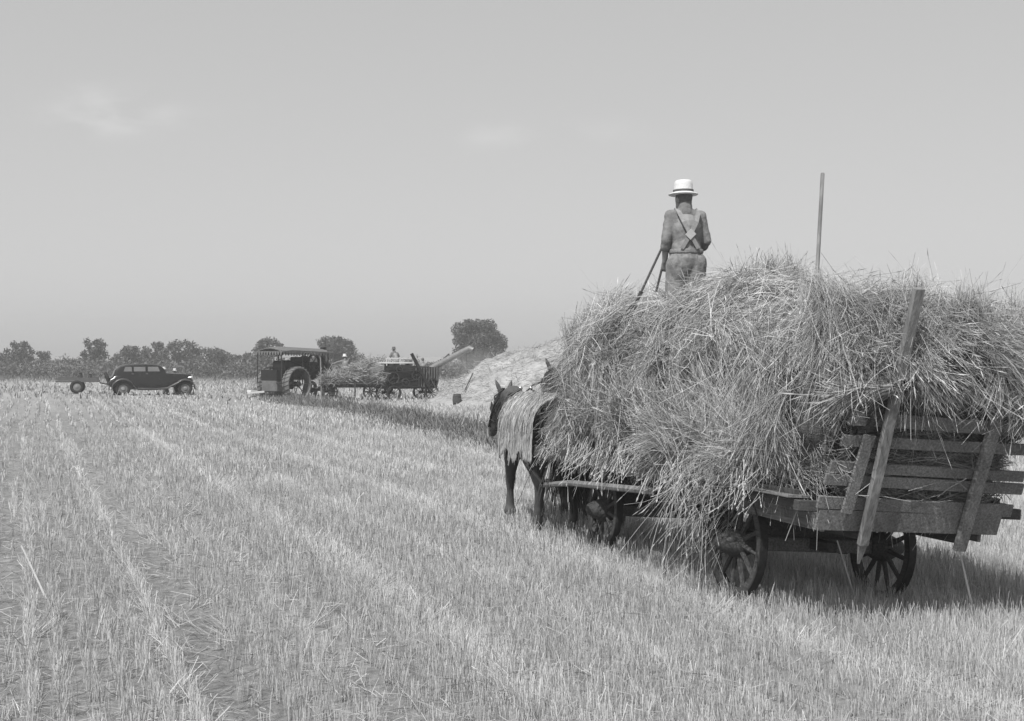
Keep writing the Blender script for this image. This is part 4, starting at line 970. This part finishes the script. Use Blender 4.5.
# ------------------------------------------------------------------ steam traction engine
def engine():
    Y = 78; X = at(284, Y); g = float(ground(X, Y)) - .06
    root = empty('steam_traction_engine', (X, Y, g), (0, 0, R(52)), 'black steam traction engine under a long fringed canopy', 'steam engine'); root.scale = (1, 1, 1.08)
    def bigwheel(y, r_, wd, x, name='wheel', lug=True, nsp=12):
        c = Vector((x, y, r_)); m = MB(); m.ring(c, (0, 1, 0), r_ - .03, 0, 40, flat=(.03, wd / 2))
        if lug:
            for k in range(26):
                a = 2 * math.pi * k / 26; d = Vector((math.cos(a), 0, math.sin(a))); d2 = Vector((math.cos(a + .16), 0, math.sin(a + .16)))
                m.beam(c + d * (r_ + .012) + Vector((0, -wd / 2, 0)), c + d2 * (r_ + .012) + Vector((0, wd / 2, 0)), .05, .05, d)
        wo = m.build(name, mat('worn_wheel_iron', .17, .7, .3, 9, bump=.2), root)
        s = MB()
        for k in range(nsp):
            a = 2 * math.pi * k / nsp; d = Vector((math.cos(a), 0, math.sin(a)))
            s.tube(c + Vector((0, (.14 if k % 2 else -.14), 0)) + d * .1, c + Vector((0, (wd * .4 if k % 2 else -wd * .4), 0)) + d * (r_ - .05), .024, None, 5)
        s.build('spoke_set', M_IRON, wo)
        h = MB(); h.tube(c - Vector((0, .22, 0)), c + Vector((0, .22, 0)), .14, None, 14); h.build('hub', M_IRON, wo, True)
    for y in (1.05, -1.05): bigwheel(y, .88, .52, 0)
    for y in (.75, -.75): bigwheel(y, .5, .25, 2.75, lug=False, nsp=8)
    m = MB(); m.tube((.2, 0, 1.55), (2.9, 0, 1.55), .47, None, 24); m.ring((1.2, 0, 1.55), (1, 0, 0), .48, .02); m.ring((2.2, 0, 1.55), (1, 0, 0), .48, .02); m.build('boiler', M_BLACK, root, True)
    m = MB(); m.tube((2.9, 0, 1.55), (3.3, 0, 1.55), .52, None, 24); m.tube((3.3, 0, 1.55), (3.36, 0, 1.55), .42, None, 20); m.build('smokebox', M_BLACK, root, True)
    m = MB(); m.box((-.05, 0, 1.35), (.85, 1.0, 1.5)); m.build('firebox', M_BLACK, root)
    m = MB(); m.box((1.1, 0, 2.15), (.9, .4, .3)); m.tube((1.6, 0, 1.9), (1.6, 0, 2.35), .22, .2, 16); m.build('steam_dome', M_BLACK, root, True)
    m = MB(); m.lathe([(.17, 0), (.15, .1), (.15, .7), (.19, .76), (.19, .82)], (3.08, 0, 2.0), (0, 0, 1), 18); m.build('chimney', M_BLACK, root, True)
    m = MB(); m.box((1.0, .62, 2.0), (1.3, .22, .25)); m.ring((1.5, -.85, 2.0), (0, 1, 0), .42, 0, 28, flat=(.03, .09))
    for k in range(6):
        a = k * math.pi / 3; m.tube((1.5, -.85, 2.0), (1.5 + .4 * math.cos(a), -.85, 2.0 + .4 * math.sin(a)), .02, None, 5)
    m.tube((1.5, -.95, 2.0), (1.5, .7, 2.0), .04); m.build('flywheel', M_IRON, root)
    m = MB(); m.box((-.85, 0, .78), (.6, 1.25, .62)); m.build('water_tank', mat('tank_grey', .13, .7, .3, 4, bump=.1), root)
    m = MB(); m.box((-1.12, .0, 1.35), (.06, 1.3, .55)); m.box((-.8, .63, 1.35), (.7, .05, .55)); m.box((-.8, -.63, 1.35), (.7, .05, .55)); m.build('bunker', M_BLACK, root)
    m = MB(); m.beam((-1.3, .2, .48), (-2.1, .7, .42), .1, .1); m.box((-1.5, 1.0, .50), (.5, .35, .12)); m.build('drawbar', M_WHITE, root)
    m = MB(); m.beam((2.75, -.8, .5), (2.75, .8, .5), .1, .1); m.tube((2.75, 0, .5), (2.9, 0, 1.15), .09); m.tube((-.0, -1.2, .88), (0, 1.2, .88), .07); m.build('axle', M_IRON, root)
    # canopy
    V = []; nx, ny = 16, 11
    for i in range(nx):
        x = -1.15 + 3.75 * i / (nx - 1)
        for k in range(ny):
            y = -1.12 + 2.24 * k / (ny - 1); V.append((x, y, 2.84 - .20 * (y / 1.12) ** 2 - .12 * max(0, -x - .2) ** 2 - .035 * x))
    F = [(i * ny + k, i * ny + k + 1, (i + 1) * ny + k + 1, (i + 1) * ny + k) for i in range(nx - 1) for k in range(ny - 1)]
    m = MB(); m.add(V, F); o = m.build('canopy', M_CANVAS, root); md = o.modifiers.new('t', 'SOLIDIFY'); md.thickness = .04
    m = MB()
    def scallop(p, q):
        p = Vector(p); q = Vector(q); n = int((q - p).length / .22)
        for k in range(n):
            a = p + (q - p) * (k / n); b = p + (q - p) * ((k + 1) / n); c = (a + b) / 2 - Vector((0, 0, .20))
            m.add([a, b, c + (b - a) * .15, c - (b - a) * .15], [(0, 1, 2, 3)])
    for y in (-1.13, 1.13): scallop((-1.15, y, 2.63), (2.6, y, 2.54))
    scallop((-1.16, -1.12, 2.6), (-1.16, 1.12, 2.6)); scallop((2.61, -1.12, 2.54), (2.61, 1.12, 2.54))
    m.build('fringe', M_CANVAS, o)
    for x in (-1.1, .5, 2.5):
        for y in (-1.0, 1.0):
            m = MB(); m.tube((x, y, .9 if x < 1 else 1.3), (x, y, 2.64), .035, None, 8); m.build('canopy_post', M_IRON, root)
            if x > 1:
                pass
    for x_, z_ in ((2.5, 1.3), (-1.1, .95)):
        m = MB(); m.beam((x_, -1.0, z_), (x_, 1.0, z_), .06, .06); m.build('canopy_bearer', M_IRON, root)
engine()

# ------------------------------------------------------------------ bundle wagon at the feeder
def bundle_wagon():
    Y = 77; X = at(351, Y); g = float(ground(X, Y)) - .04
    root = empty('bundle_wagon', (X, Y, g), (0, 0, R(8)), 'dark flat bundle wagon drawn up at the threshing machine', 'wagon'); root.scale = (1, 1, 1.12)
    for x in (-1.15, 1.1):
        for y in (-.65, .65):
            c = Vector((x, y, .42)); m = MB(); m.ring(c, (0, 1, 0), .38, 0, 28, flat=(.04, .04))
            for k in range(10):
                a = k * math.pi / 5; m.tube(c, c + Vector((math.cos(a) * .36, 0, math.sin(a) * .36)), .022, None, 5)
            m.build('wheel', M_DARKW, root)
        m = MB(); m.beam((x, -.75, .42), (x, .75, .42), .1, .1); m.build('axle', M_DARKW, root)
    m = MB(); m.box((0, 0, .86), (3.4, 1.9, .1)); m.beam((-1.7, .5, .72), (1.7, .5, .72), .08, .16); m.beam((-1.7, -.5, .72), (1.7, -.5, .72), .08, .16); m.build('bed', M_DARKW, root)
    m = MB(); m.box((0, -.96, 1.05), (3.3, .04, .22)); m.build('side_board', M_DARKW, root)
    for y in (-.8, .0, .8):
        m = MB(); m.beam((-1.66, y, .2 if y < 0 else .9), (-1.7, y, 2.15), .06, .05, (0, 1, 0)); m.build('end_post', M_WOODL, root)
    for z in (1.2, 1.6):
        m = MB(); m.beam((-1.64, -.85, z), (-1.64, .85, z), .03, .09); m.build('end_slat', M_WOODL, root)
    # load
    nx, ny = 40, 26; xs = np.linspace(-1.5, 1.65, nx); ys = np.linspace(-.9, .9, ny); Xg, Yg = np.meshgrid(xs, ys, indexing='ij')
    top = np.interp(xs, [-1.5, -1.2, -.3, .2, .8, 1.3, 1.65], [0, .32, .40, .72, 1.0, .75, .05])[:, None] * (1 - np.abs(Yg / .95) ** 3)
    Z = .95 + top + rng.normal(0, .03, Xg.shape)
    V = np.stack([Xg, Yg, Z], -1).reshape(-1, 3); i = (np.arange(nx - 1)[:, None] * ny + np.arange(ny - 1)[None]).ravel()
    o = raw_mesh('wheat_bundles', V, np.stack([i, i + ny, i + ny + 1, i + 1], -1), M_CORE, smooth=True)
    o.matrix_world = Matrix.Translation((X, Y, g)) @ Matrix.Rotation(R(8), 4, 'Z') @ Matrix.Diagonal((1, 1, 1.12, 1))
    n = 6000; P = V[rng.integers(0, len(V), n)] + rng.normal(0, .06, (n, 3))
    V2, F2, T = ribbons(P, rng.normal(size=(n, 3)) * [1, 1, .5], rng.uniform(.2, .55, n), rng.uniform(.015, .035, n), rng.normal(0, .2, (n, 3)), 2, rng.uniform(.55, 1.3, n), .5)
    raw_mesh('loose_stalks', V2, F2, M_STRAW, o, tint=T)
    tag(o, 'heap of wheat bundles on the low wagon between engine and thresher', 'wheat load', kind='stuff')
    Jp = stand(arm_l=((-.42, .15, 1.34), (-.62, .35, 1.25)), arm_r=((.35, .2, 1.25), (.25, .45, 1.15)), lean=.08)
    person((at(345.5, Y), Y, zat(354, Y) - 1.80), R(30), 'man in pale hat pitching from the top of the bundle wagon', Jp, .022, shirt=mat('shirt_grey', .2, .9, .1, 9, bump=0))
bundle_wagon()

# ------------------------------------------------------------------ threshing machine
def thresher():
    Y = 78; X = at(405, Y); g = float(ground(X, Y)) - .05
    root = empty('threshing_machine', (X, Y, g), (0, 0, R(28)), 'long dark steel threshing machine with pulleys, between the bundle wagon and the straw stack', 'threshing machine'); root.scale = (1.08, 1.1, 1.06)
    # side profile: feeder end at -x, rear fan housing at +x
    m = MB(); m.prism([(-1.35, .62), (1.55, .62), (1.65, 1.0), (1.65, 1.75), (.2, 1.85), (-1.1, 1.95), (-1.5, 1.5)], -.62, .62); m.build('body', mat('thresher_steel', .045, .6, .35, 3, bump=.15, metal=.3, var2=.3, scale2=1.2), root)
    m = MB()
    for k in range(9): m.box((.35 + k * .15, -.65, 1.22), (.05, .05, 1.05))
    m.build('corrugated_panel', M_STEEL, root)
    m = MB(); m.beam((-1.35, 0, 1.60), (-3.1, 0, 1.15), 1.0, .10); m.box((-1.75, 0, 1.68), (.8, 1.1, .3), Matrix.Rotation(R(-14), 3, 'Y')); m.build('feeder', mat('feeder_tin', .26, .6, .25, 4, bump=.1), root)
    m = MB(); m.beam((-3.0, -.45, 1.0), (-3.0, -.45, .2), .06, .06, (0, 1, 0)); m.build('feeder_brace', M_DARKW, root); m = MB(); m.beam((-2.2, -.45, 1.2), (-1.6, -.45, .7), .06, .06); m.build('feeder_brace', M_DARKW, root)
    m = MB(); m.box((-.55, 0, 2.0), (1.6, 1.25, .07)); m.beam((-1.35, -.6, 2.24), (.2, -.6, 2.24), .04, .05)
    for x in (-1.3, -.55, .2): m.beam((x, -.6, 1.85), (x, -.6, 2.24), .04, .04, (0, 1, 0))
    m.build('deck_rail', M_WHITE, root)
    m = MB(); m.box((.35, .25, 2.02), (.3, .4, .3)); m.build('grain_weigher', M_STEEL, root)
    m = MB(); m.beam((.05, -.72, 2.5), (1.1, -.95, .45), .14, .16); m.build('grain_elevator', M_BLACK, root)
    for (x, z, r_) in ((-1.0, 1.2, .3), (-.3, .95, .2), (.3, 1.35, .24), (-.65, 1.65, .16), (1.25, .9, .26)):
        m = MB(); m.ring((x, -.74, z), (0, 1, 0), r_, 0, 24, flat=(.03, .06)); m.tube((x, -.85, z), (x, -.6, z), .05)
        for k in range(5):
            a = k * 2 * math.pi / 5; m.tube((x, -.74, z), (x + math.cos(a) * r_, -.74, z + math.sin(a) * r_), .018, None, 5)
        m.build('pulley', M_IRON, root)
    for x in (-.95, 1.2):
        for y in (-.72, .72):
            c = Vector((x, y, .4)); m = MB(); m.ring(c, (0, 1, 0), .37, 0, 28, flat=(.025, .09))
            for k in range(10):
                a = k * math.pi / 5; m.tube(c, c + Vector((math.cos(a) * .36, 0, math.sin(a) * .36)), .02, None, 5)
            m.build('wheel', M_IRON, root)
        m = MB(); m.beam((x, -.8, .4), (x, .8, .4), .1, .1); m.beam((x, -.4, .4), (x, -.4, .64), .1, .1, (0, 1, 0)); m.beam((x, .4, .4), (x, .4, .64), .1, .1, (0, 1, 0)); m.build('axle', M_IRON, root)
    m = MB(); m.box((-1.25, .1, 1.45), (.35, 1.36, .8)); m.box((-.35, -.7, .85), (1.5, .14, .35)); m.beam((-1.3, -.72, 1.75), (.3, -.72, 1.5), .06, .12); m.build('side_casing', M_BLACK, root)
    m = MB(); m.path([(-1.0, -.80, 1.5), (.3, -.80, 1.59)], .03, 5); m.path([(-1.0, -.80, .9), (.3, -.80, 1.11)], .03, 5); m.path([(-.5, -.8, .8), (1.25, -.8, .64)], .03, 5); m.build('drive_belt', M_LEATH, root)
    m = MB(); m.beam((-1.4, -.75, 1.2), (-2.0, -.9, .25), .08, .05); m.beam((.9, -.7, 1.7), (1.5, -.95, .3), .08, .05); m.build('leaning_board', M_DARKW, root)
    bpy.context.view_layer.update(); inv = root.matrix_world.inverted()
    p0 = inv @ Vector((at(431, Y + .9), Y + .9, zat(369, Y))); p1 = inv @ Vector((at(449, Y + .5), Y + .5, zat(359, Y))); p2 = inv @ Vector((at(466, Y), Y, zat(350, Y)))
    m = MB(); m.path([p0, p1, p2], [.17, .16, .145], 14); m.ring(p0 * .5 + p1 * .5, p1 - p0, .175, .02); m.ring(p1, p2 - p1, .165, .02); o = m.build('blower_pipe', M_STEELL, root, True)
    m = MB(); d = (p2 - p1).normalized(); m.path([p2 - d * .05, p2 + d * .25 + Vector((0, 0, -.02)), p2 + d * .5 + Vector((0, 0, -.22))], [.155, .16, .13], 12, False); m.build('hood', M_STEELL, o, True)
    m = MB(); m.tube(p0 + Vector((0, 0, -.1)), p0 + Vector((-.2, 0, -.7)), .26, .3, 14); m.build('blower_fan_housing', M_STEEL, root, True)
    m = MB(); m.tube(p0 + Vector((.2, 0, .1)), p1 + Vector((0, 0, .28)), .03, None, 6); m.tube(p1 + Vector((0, 0, .28)), p1, .03, None, 6); m.build('pipe_brace', M_IRON, root)
    m = MB(); m.tube(p2, p2 + Vector((.1, 0, -1.6)), .02, None, 5); m.build('guy_rope', M_IRON, root)
    Jp = stand(arm_l=((-.30, .25, 1.22), (-.1, .4, 1.05)), arm_r=((.30, .25, 1.22), (.1, .4, 1.05)), lean=.25)
    zt = g + 2.15 * 1.14
    person((at(397, Y), Y - .15, zat(349.5, Y) - 1.60), R(35), 'man bending on the deck of the threshing machine', Jp, .022, shirt=mat('shirt_mid', .16, .9, .1, 9, bump=0), hatm=mat('dark_hat', .12, .9, .1, 9, bump=0), scale=1.0)
    Jp = stand()
    person((at(421.5, Y), Y + 1.1, zat(358.5, Y) - 1.70), R(20), 'bareheaded man in a pale shirt seen above the rear of the thresher', Jp, .022, hat=False, shirt=mat('shirt_palegrey', .26, .9, .1, 9, bump=0))
thresher()

# ------------------------------------------------------------------ sedan
def car():
    Y = 78; X = at(152, Y); g = float(ground(X, Y))
    X = at(150.5, Y); root = empty('sedan_car', (X, Y, g), (0, 0, R(22)), 'black 1930s four door sedan with long bonnet, parked facing right on the far stubble', 'car'); root.scale = (1.13, 1.0, 1.04)
    # cabin and lower body, x forward
    lower = [(-1.95, .42), (1.15, .42), (1.95, .50), (2.02, .62), (2.05, 1.05), (1.98, 1.14), (1.2, 1.20), (.62, 1.24), (-1.3, 1.26), (-1.72, 1.18), (-2.0, .95), (-2.12, .6)]
    m = MB()
    def sect(x):  # (half width low, half width belt)
        if x < .6: return .74 - .10 * max(0, (-x - 1.0) / 1.1), .70 - .12 * max(0, (-x - 1.0) / 1.1)
        t = (x - .6) / 1.45; return .74 - .40 * t, .70 - .44 * t
    bot = lambda x: np.interp(x, [-2.12, -1.95, 1.15, 2.05], [.6, .42, .42, .55]); top = lambda x: np.interp(x, [-2.12, -2.0, -1.72, -1.3, .62, 1.2, 1.98, 2.05], [.62, .95, 1.18, 1.26, 1.24, 1.20, 1.14, 1.05])
    xs = [-2.12, -2.06, -2.0, -1.85, -1.72, -1.5, -1.3, -.8, -.3, .2, .62, .9, 1.2, 1.5, 1.8, 1.98, 2.05]; V = []; K = 10
    for x in xs:
        wl, wb = sect(x); zb = float(bot(x)); zt = float(top(x)); hood = x > .62
        prof = [(-wl, zb), (-wl * 1.02, zb + (zt - zb) * .4), (-wb, zb + (zt - zb) * .78), (-wb * .86, zt - .04), (-wb * .45, zt), (wb * .45, zt), (wb * .86, zt - .04), (wb, zb + (zt - zb) * .78), (wl * 1.02, zb + (zt - zb) * .4), (wl, zb)]
        V += [(x, y, z) for y, z in prof]
    F = [(i * K + k, i * K + (k + 1) % K, (i + 1) * K + (k + 1) % K, (i + 1) * K + k) for i in range(len(xs) - 1) for k in range(K)]
    F += [tuple(range(K)), tuple((len(xs) - 1) * K + k for k in range(K))]
    m.add(V, F); m.build('body', M_CARP, root, True, 35)
    # cabin
    rt = lambda x: np.interp(x, [-1.85, -1.75, -1.55, -1.2, -.5, .2, .45, .62, .72], [1.1, 1.38, 1.58, 1.68, 1.73, 1.71, 1.64, 1.45, 1.22])
    xs = [-1.85, -1.75, -1.65, -1.5, -1.2, -.8, -.4, 0, .25, .45, .55, .62, .72]; V = []; K = 8
    for x in xs:
        zt = float(rt(x)); zb = 1.05; f = 1 - .2 * max(0, (-x - 1.3) / .55); wb = .69 * f; wt = .56 * f
        V += [(x, y, z) for y, z in [(-wb, zb), (-wb * .98, zb + (zt - zb) * .35), (-wt * 1.0, zb + (zt - zb) * .88), (-wt * .6, zt), (wt * .6, zt), (wt, zb + (zt - zb) * .88), (wb * .98, zb + (zt - zb) * .35), (wb, zb)]]
    F = [(i * K + k, i * K + (k + 1) % K, (i + 1) * K + (k + 1) % K, (i + 1) * K + k) for i in range(len(xs) - 1) for k in range(K)]
    F += [tuple(range(K)), tuple((len(xs) - 1) * K + k for k in range(K))]
    m = MB(); m.add(V, F); m.build('roof', M_CARP, root, True, 40)
    # windows: slightly proud panels on both sides
    for s in (-1, 1):
        for (x0, x1, a, b) in ((-1.38, -.98, .03, 0), (-.88, -.32, 0, 0), (-.2, .38, 0, -.08)):
            m = MB(); z0, z1 = 1.30, 1.55; yb = s * .678; yt = s * .612
            m.add([(x0, yb, z0), (x1, yb, z0), (x1 + b, yt, z1), (x0 + a * 3, yt, z1), (x0, yb - s * .02, z0), (x1, yb - s * .02, z0), (x1 + b, yt - s * .02, z1), (x0 + a * 3, yt - s * .02, z1)], [(0, 1, 2, 3), (4, 5, 1, 0), (3, 2, 6, 7), (1, 5, 6, 2), (0, 3, 7, 4)])
            wo = m.build('window', M_GLASS, root)
        # door seams / handles
        m = MB(); m.box((-.26, s * .752, 1.17), (.12, .02, .02)); m.box((-.95, s * .752, 1.17), (.12, .02, .02)); m.build('door_handle', M_CHR, root)
        # fenders
        def fender(pts, w0, w1):
            V = []; n = len(pts)
            for (x, z) in pts: V += [(x, s * w0, z - .03), (x, s * (w0 + .02), z), (x, s * (w1 - .06), z + .01), (x, s * w1, z - .06), (x, s * (w1 - .01), z - .10)]
            F = [(i * 5 + k, i * 5 + k + 1, (i + 1) * 5 + k + 1, (i + 1) * 5 + k) for i in range(n - 1) for k in range(4)]
            mm = MB(); mm.add(V, F); o = mm.build('fender', M_FEND, root, True, 60); md = o.modifiers.new('t', 'SOLIDIFY'); md.thickness = .02
        arc = lambda cx, r0, a0, a1, n: [(cx + r0 * math.cos(R(a0 + (a1 - a0) * k / (n - 1))), .39 + r0 * 1.0 * math.sin(R(a0 + (a1 - a0) * k / (n - 1)))) for k in range(n)]
        fender(arc(-1.42, .54, 190, 20, 14) + [(-.82, .44), (-.7, .40)], .55, .88)
        fender([(-.7, .38), (.2, .38), (.75, .44), (1.05, .62)] + arc(1.62, .50, 140, -5, 12), .5, .88)
        m = MB(); m.box((-.25, s * .79, .345), (1.6, .2, .04)); m.build('running_board', M_FEND, root)
        h = MB(); h.lathe([(.03, -.2), (.09, -.12), (.115, 0), (.1, .02)], (1.98, s * .42, .93), (1, 0, 0), 16); ho = h.build('headlight', M_CHR, root, True)
        l_ = MB(); l_.lathe([(.098, 0), (.09, .02), (.05, .035)], (2.0, s * .42, .93), (1, 0, 0), 16); l_.build('lens', M_WHITE, ho, True)
    for (x, y) in ((-1.42, .7), (-1.42, -.7), (1.62, .7), (1.62, -.7)):
        c = (x, y, .375); m = MB(); m.ring(c, (0, 1, 0), .295, .085, 30, 10); wo = m.build('wheel', M_RUB, root, True)
        s = 1 if y > 0 else -1
        m = MB(); m.lathe([(.22, -.02 * s), (.225, .03 * s), (.15, .02 * s), (.10, .03 * s)], c, (0, 1, 0), 22); m.build('rim', mat('wheel_paint', .16, .5, .1, 5, bump=0), wo, True)
        m = MB(); m.lathe([(.10, .03 * s), (.09, .07 * s), (.03, .09 * s)], c, (0, 1, 0), 16); m.build('hubcap', M_CHR, wo, True)
    m = MB(); m.prism([(2.03, .5), (2.09, .52), (2.1, 1.0), (2.04, 1.12), (1.98, 1.12)], -.24, .24); m.build('radiator_grille', M_CHR, root)
    m = MB(); m.path([(2.18, -.8, .45), (2.3, -.4, .45), (2.32, 0, .45), (2.3, .4, .45), (2.18, .8, .45)], .035, 8); m.build('front_bumper', M_CHR, root, True)
    m = MB(); m.path([(-2.18, -.75, .5), (-2.3, -.4, .5), (-2.32, 0, .5), (-2.3, .4, .5), (-2.18, .75, .5)], .035, 8); m.build('rear_bumper', M_CHR, root, True)
    c = (-2.1, 0, .95); m = MB(); m.ring(c, (1, 0, .35), .27, .075, 26, 8); so_ = m.build('spare_wheel', M_RUB, root, True)
    m = MB(); m.lathe([(.2, 0), (.1, .02)], c, (-1, 0, -.35), 18); m.build('cover_disc', M_CHR, so_, True)
    # two men beyond the bonnet
    ra = Vector((math.cos(R(22)), math.sin(R(22)), 0)); 
    for dx, lab, dz in ((1.02, 'man in a white hat standing behind the bonnet of the sedan, nearer the windscreen', .02), (1.62, 'man in a white hat leaning behind the front of the bonnet of the sedan', -.03)):
        p = Vector((X, Y, g)) + ra * dx + Vector((-ra.y, ra.x, 0)) * 1.35
        p.z = float(ground(p.x, p.y))
        person(p, R(160), lab, stand(lean=.1), .022, shirt=mat('shirt_dark', .1, .9, .1, 9, bump=0), scale=.86 + dz)
car()
def extras():
    Y = 66; X = at(457, Y); g = float(ground(X, Y)); m = MB(); m.lathe([(.17, 0), (.21, .2), (.22, .3), (.21, .42), (.17, .6), (.15, .58)], (0, 0, 0), (0, 0, 1), 18); o = m.build('barrel', M_DARKW, None, True, 60); o.location = (X, Y, g + .02)
    for z in (.14, .46): h = MB(); h.ring((0, 0, z), (0, 0, 1), .205, .012); h.build('hoop', M_IRON, o, True)
    tag(o, 'small dark barrel at the foot of the straw stack', 'barrel')
    pitchfork((at(465, 68), 68, zat(390, 68)), (at(473, 69), 69, zat(373, 69)), 'pitchfork leaning on the front slope of the straw stack', .03, M_DARKW)
extras()

# ------------------------------------------------------------------ two wheeled trailer
def trailer():
    Y = 80; X = at(78, Y); g = float(ground(X, Y))
    root = empty('flat_trailer', (X, Y, g), (0, 0, R(14)), 'low two wheeled flat trailer with car tyres, left of the black sedan', 'trailer')
    mg = mat('trailer_boards', .11, .9, .3, 5, (1, 6, 6), bump=.3)
    m = MB(); m.box((0, 0, .72), (2.4, 1.5, .10)); m.box((.55, -.74, .80), (1.2, .05, .26)); m.box((-.65, -.74, .86), (1.1, .04, .10)); m.box((0, .74, .85), (2.3, .05, .22)); m.build('bed', mg, root)
    for y in (-.62, .62):
        c = (-.02, y - .1, .4); m = MB(); m.ring(c, (0, 1, 0), .30, .095, 30, 10); wo = m.build('wheel', M_RUB, root, True)
        m = MB(); m.lathe([(.22, .03), (.22, -.03), (.08, -.05), (.05, -.07)], c, (0, 1, 0), 20); m.build('rim', mat('rim_grey', .22, .5, .1, 5, bump=0), wo, True)
    m = MB(); m.beam((0, -.7, .4), (0, .7, .4), .07, .07); m.beam((0, -.4, .4), (0, -.4, .68), .06, .1, (0, 1, 0)); m.beam((0, .4, .4), (0, .4, .68), .06, .1, (0, 1, 0)); m.build('axle', M_IRON, root)
    m = MB(); m.beam((1.2, 0, .62), (2.0, 0, .46), .07, .07); m.build('drawbar', M_IRON, root)
    for dx, dy, r_, h, lab in ((.12, .1, .13, .44, 'taller dark can standing near the middle of the flat trailer'), (.68, .1, .12, .36, 'shorter dark can standing near the drawbar end of the flat trailer')):
        p = root.matrix_basis @ Vector((dx, dy, .77)); root_m = Matrix.Translation((X, Y, g)) @ Matrix.Rotation(R(14), 4, 'Z'); p = root_m @ Vector((dx, dy, .77))
        m = MB(); m.lathe([(r_, 0), (r_, h * .6), (r_ * .6, h * .78), (r_ * .6, h * .92), (r_ * .75, h)], (0, 0, 0), (0, 0, 1), 18); o = m.build('milk_can', M_IRON, None, True); o.location = p
        tag(o, lab, 'can')
trailer()

# ------------------------------------------------------------------ summer haze over the fields
hz = MB(); X0, X1, Y0, Y1, Z0, Z1 = -420, 420, -45, 345, -4.2, 11.5
hz.add([(x, y, z) for x in (X0, X1) for y in (Y0, Y1) for z in (Z0, Z1)], [(0, 1, 3, 2), (4, 6, 7, 5), (0, 4, 5, 1), (2, 3, 7, 6), (0, 2, 6, 4), (1, 5, 7, 3)])
hm = bpy.data.materials.new('haze_air'); hm.use_nodes = True; n = hm.node_tree; n.nodes.clear()
pv_ = n.nodes.new('ShaderNodeVolumePrincipled'); pv_.inputs['Color'].default_value = (.92, .92, .92, 1); pv_.inputs['Density'].default_value = HAZE; pv_.inputs['Anisotropy'].default_value = .2
ou = n.nodes.new('ShaderNodeOutputMaterial'); n.links.new(pv_.outputs[0], ou.inputs['Volume'])
tag(hz.build('haze', hm), kind='stuff')

# dust and chaff blowing under the end of the pipe
db = MB(); ellipsoid(db, (0, 0, 0), (2.3, 1.6, 1.05), None, 20, 12)
dm_ = bpy.data.materials.new('chaff_cloud'); dm_.use_nodes = True; n = dm_.node_tree; n.nodes.clear()
pv_ = n.nodes.new('ShaderNodeVolumePrincipled'); pv_.inputs['Color'].default_value = (.9, .9, .9, 1)
ou = n.nodes.new('ShaderNodeOutputMaterial'); n.links.new(pv_.outputs[0], ou.inputs['Volume'])
t_ = n.nodes.new('ShaderNodeTexCoord'); z_ = n.nodes.new('ShaderNodeTexNoise'); z_.inputs['Scale'].default_value = 1.1; z_.inputs['Detail'].default_value = 3
mp_ = n.nodes.new('ShaderNodeMapping'); mp_.inputs['Scale'].default_value = (1 / 2.3, 1 / 1.6, 1 / 1.05)
ln_ = n.nodes.new('ShaderNodeVectorMath'); ln_.operation = 'LENGTH'
mr_ = n.nodes.new('ShaderNodeMapRange'); mr_.inputs[1].default_value = .95; mr_.inputs[2].default_value = .1; mr_.inputs[3].default_value = 0; mr_.inputs[4].default_value = .42
mm_ = n.nodes.new('ShaderNodeMath'); mm_.operation = 'MULTIPLY'
q = n.links.new; q(t_.outputs['Object'], mp_.inputs[0]); q(mp_.outputs[0], ln_.inputs[0]); q(ln_.outputs['Value'], mr_.inputs[0]); q(t_.outputs['Object'], z_.inputs['Vector'])
q(mr_.outputs[0], mm_.inputs[0]); q(z_.outputs['Fac'], mm_.inputs[1]); q(mm_.outputs[0], pv_.inputs['Density'])
do = db.build('chaff_dust', dm_); do.location = (at(474, 77), 77, zat(362, 77)); tag(do, 'thin dust blowing below the mouth of the blower pipe', 'dust', kind='stuff')
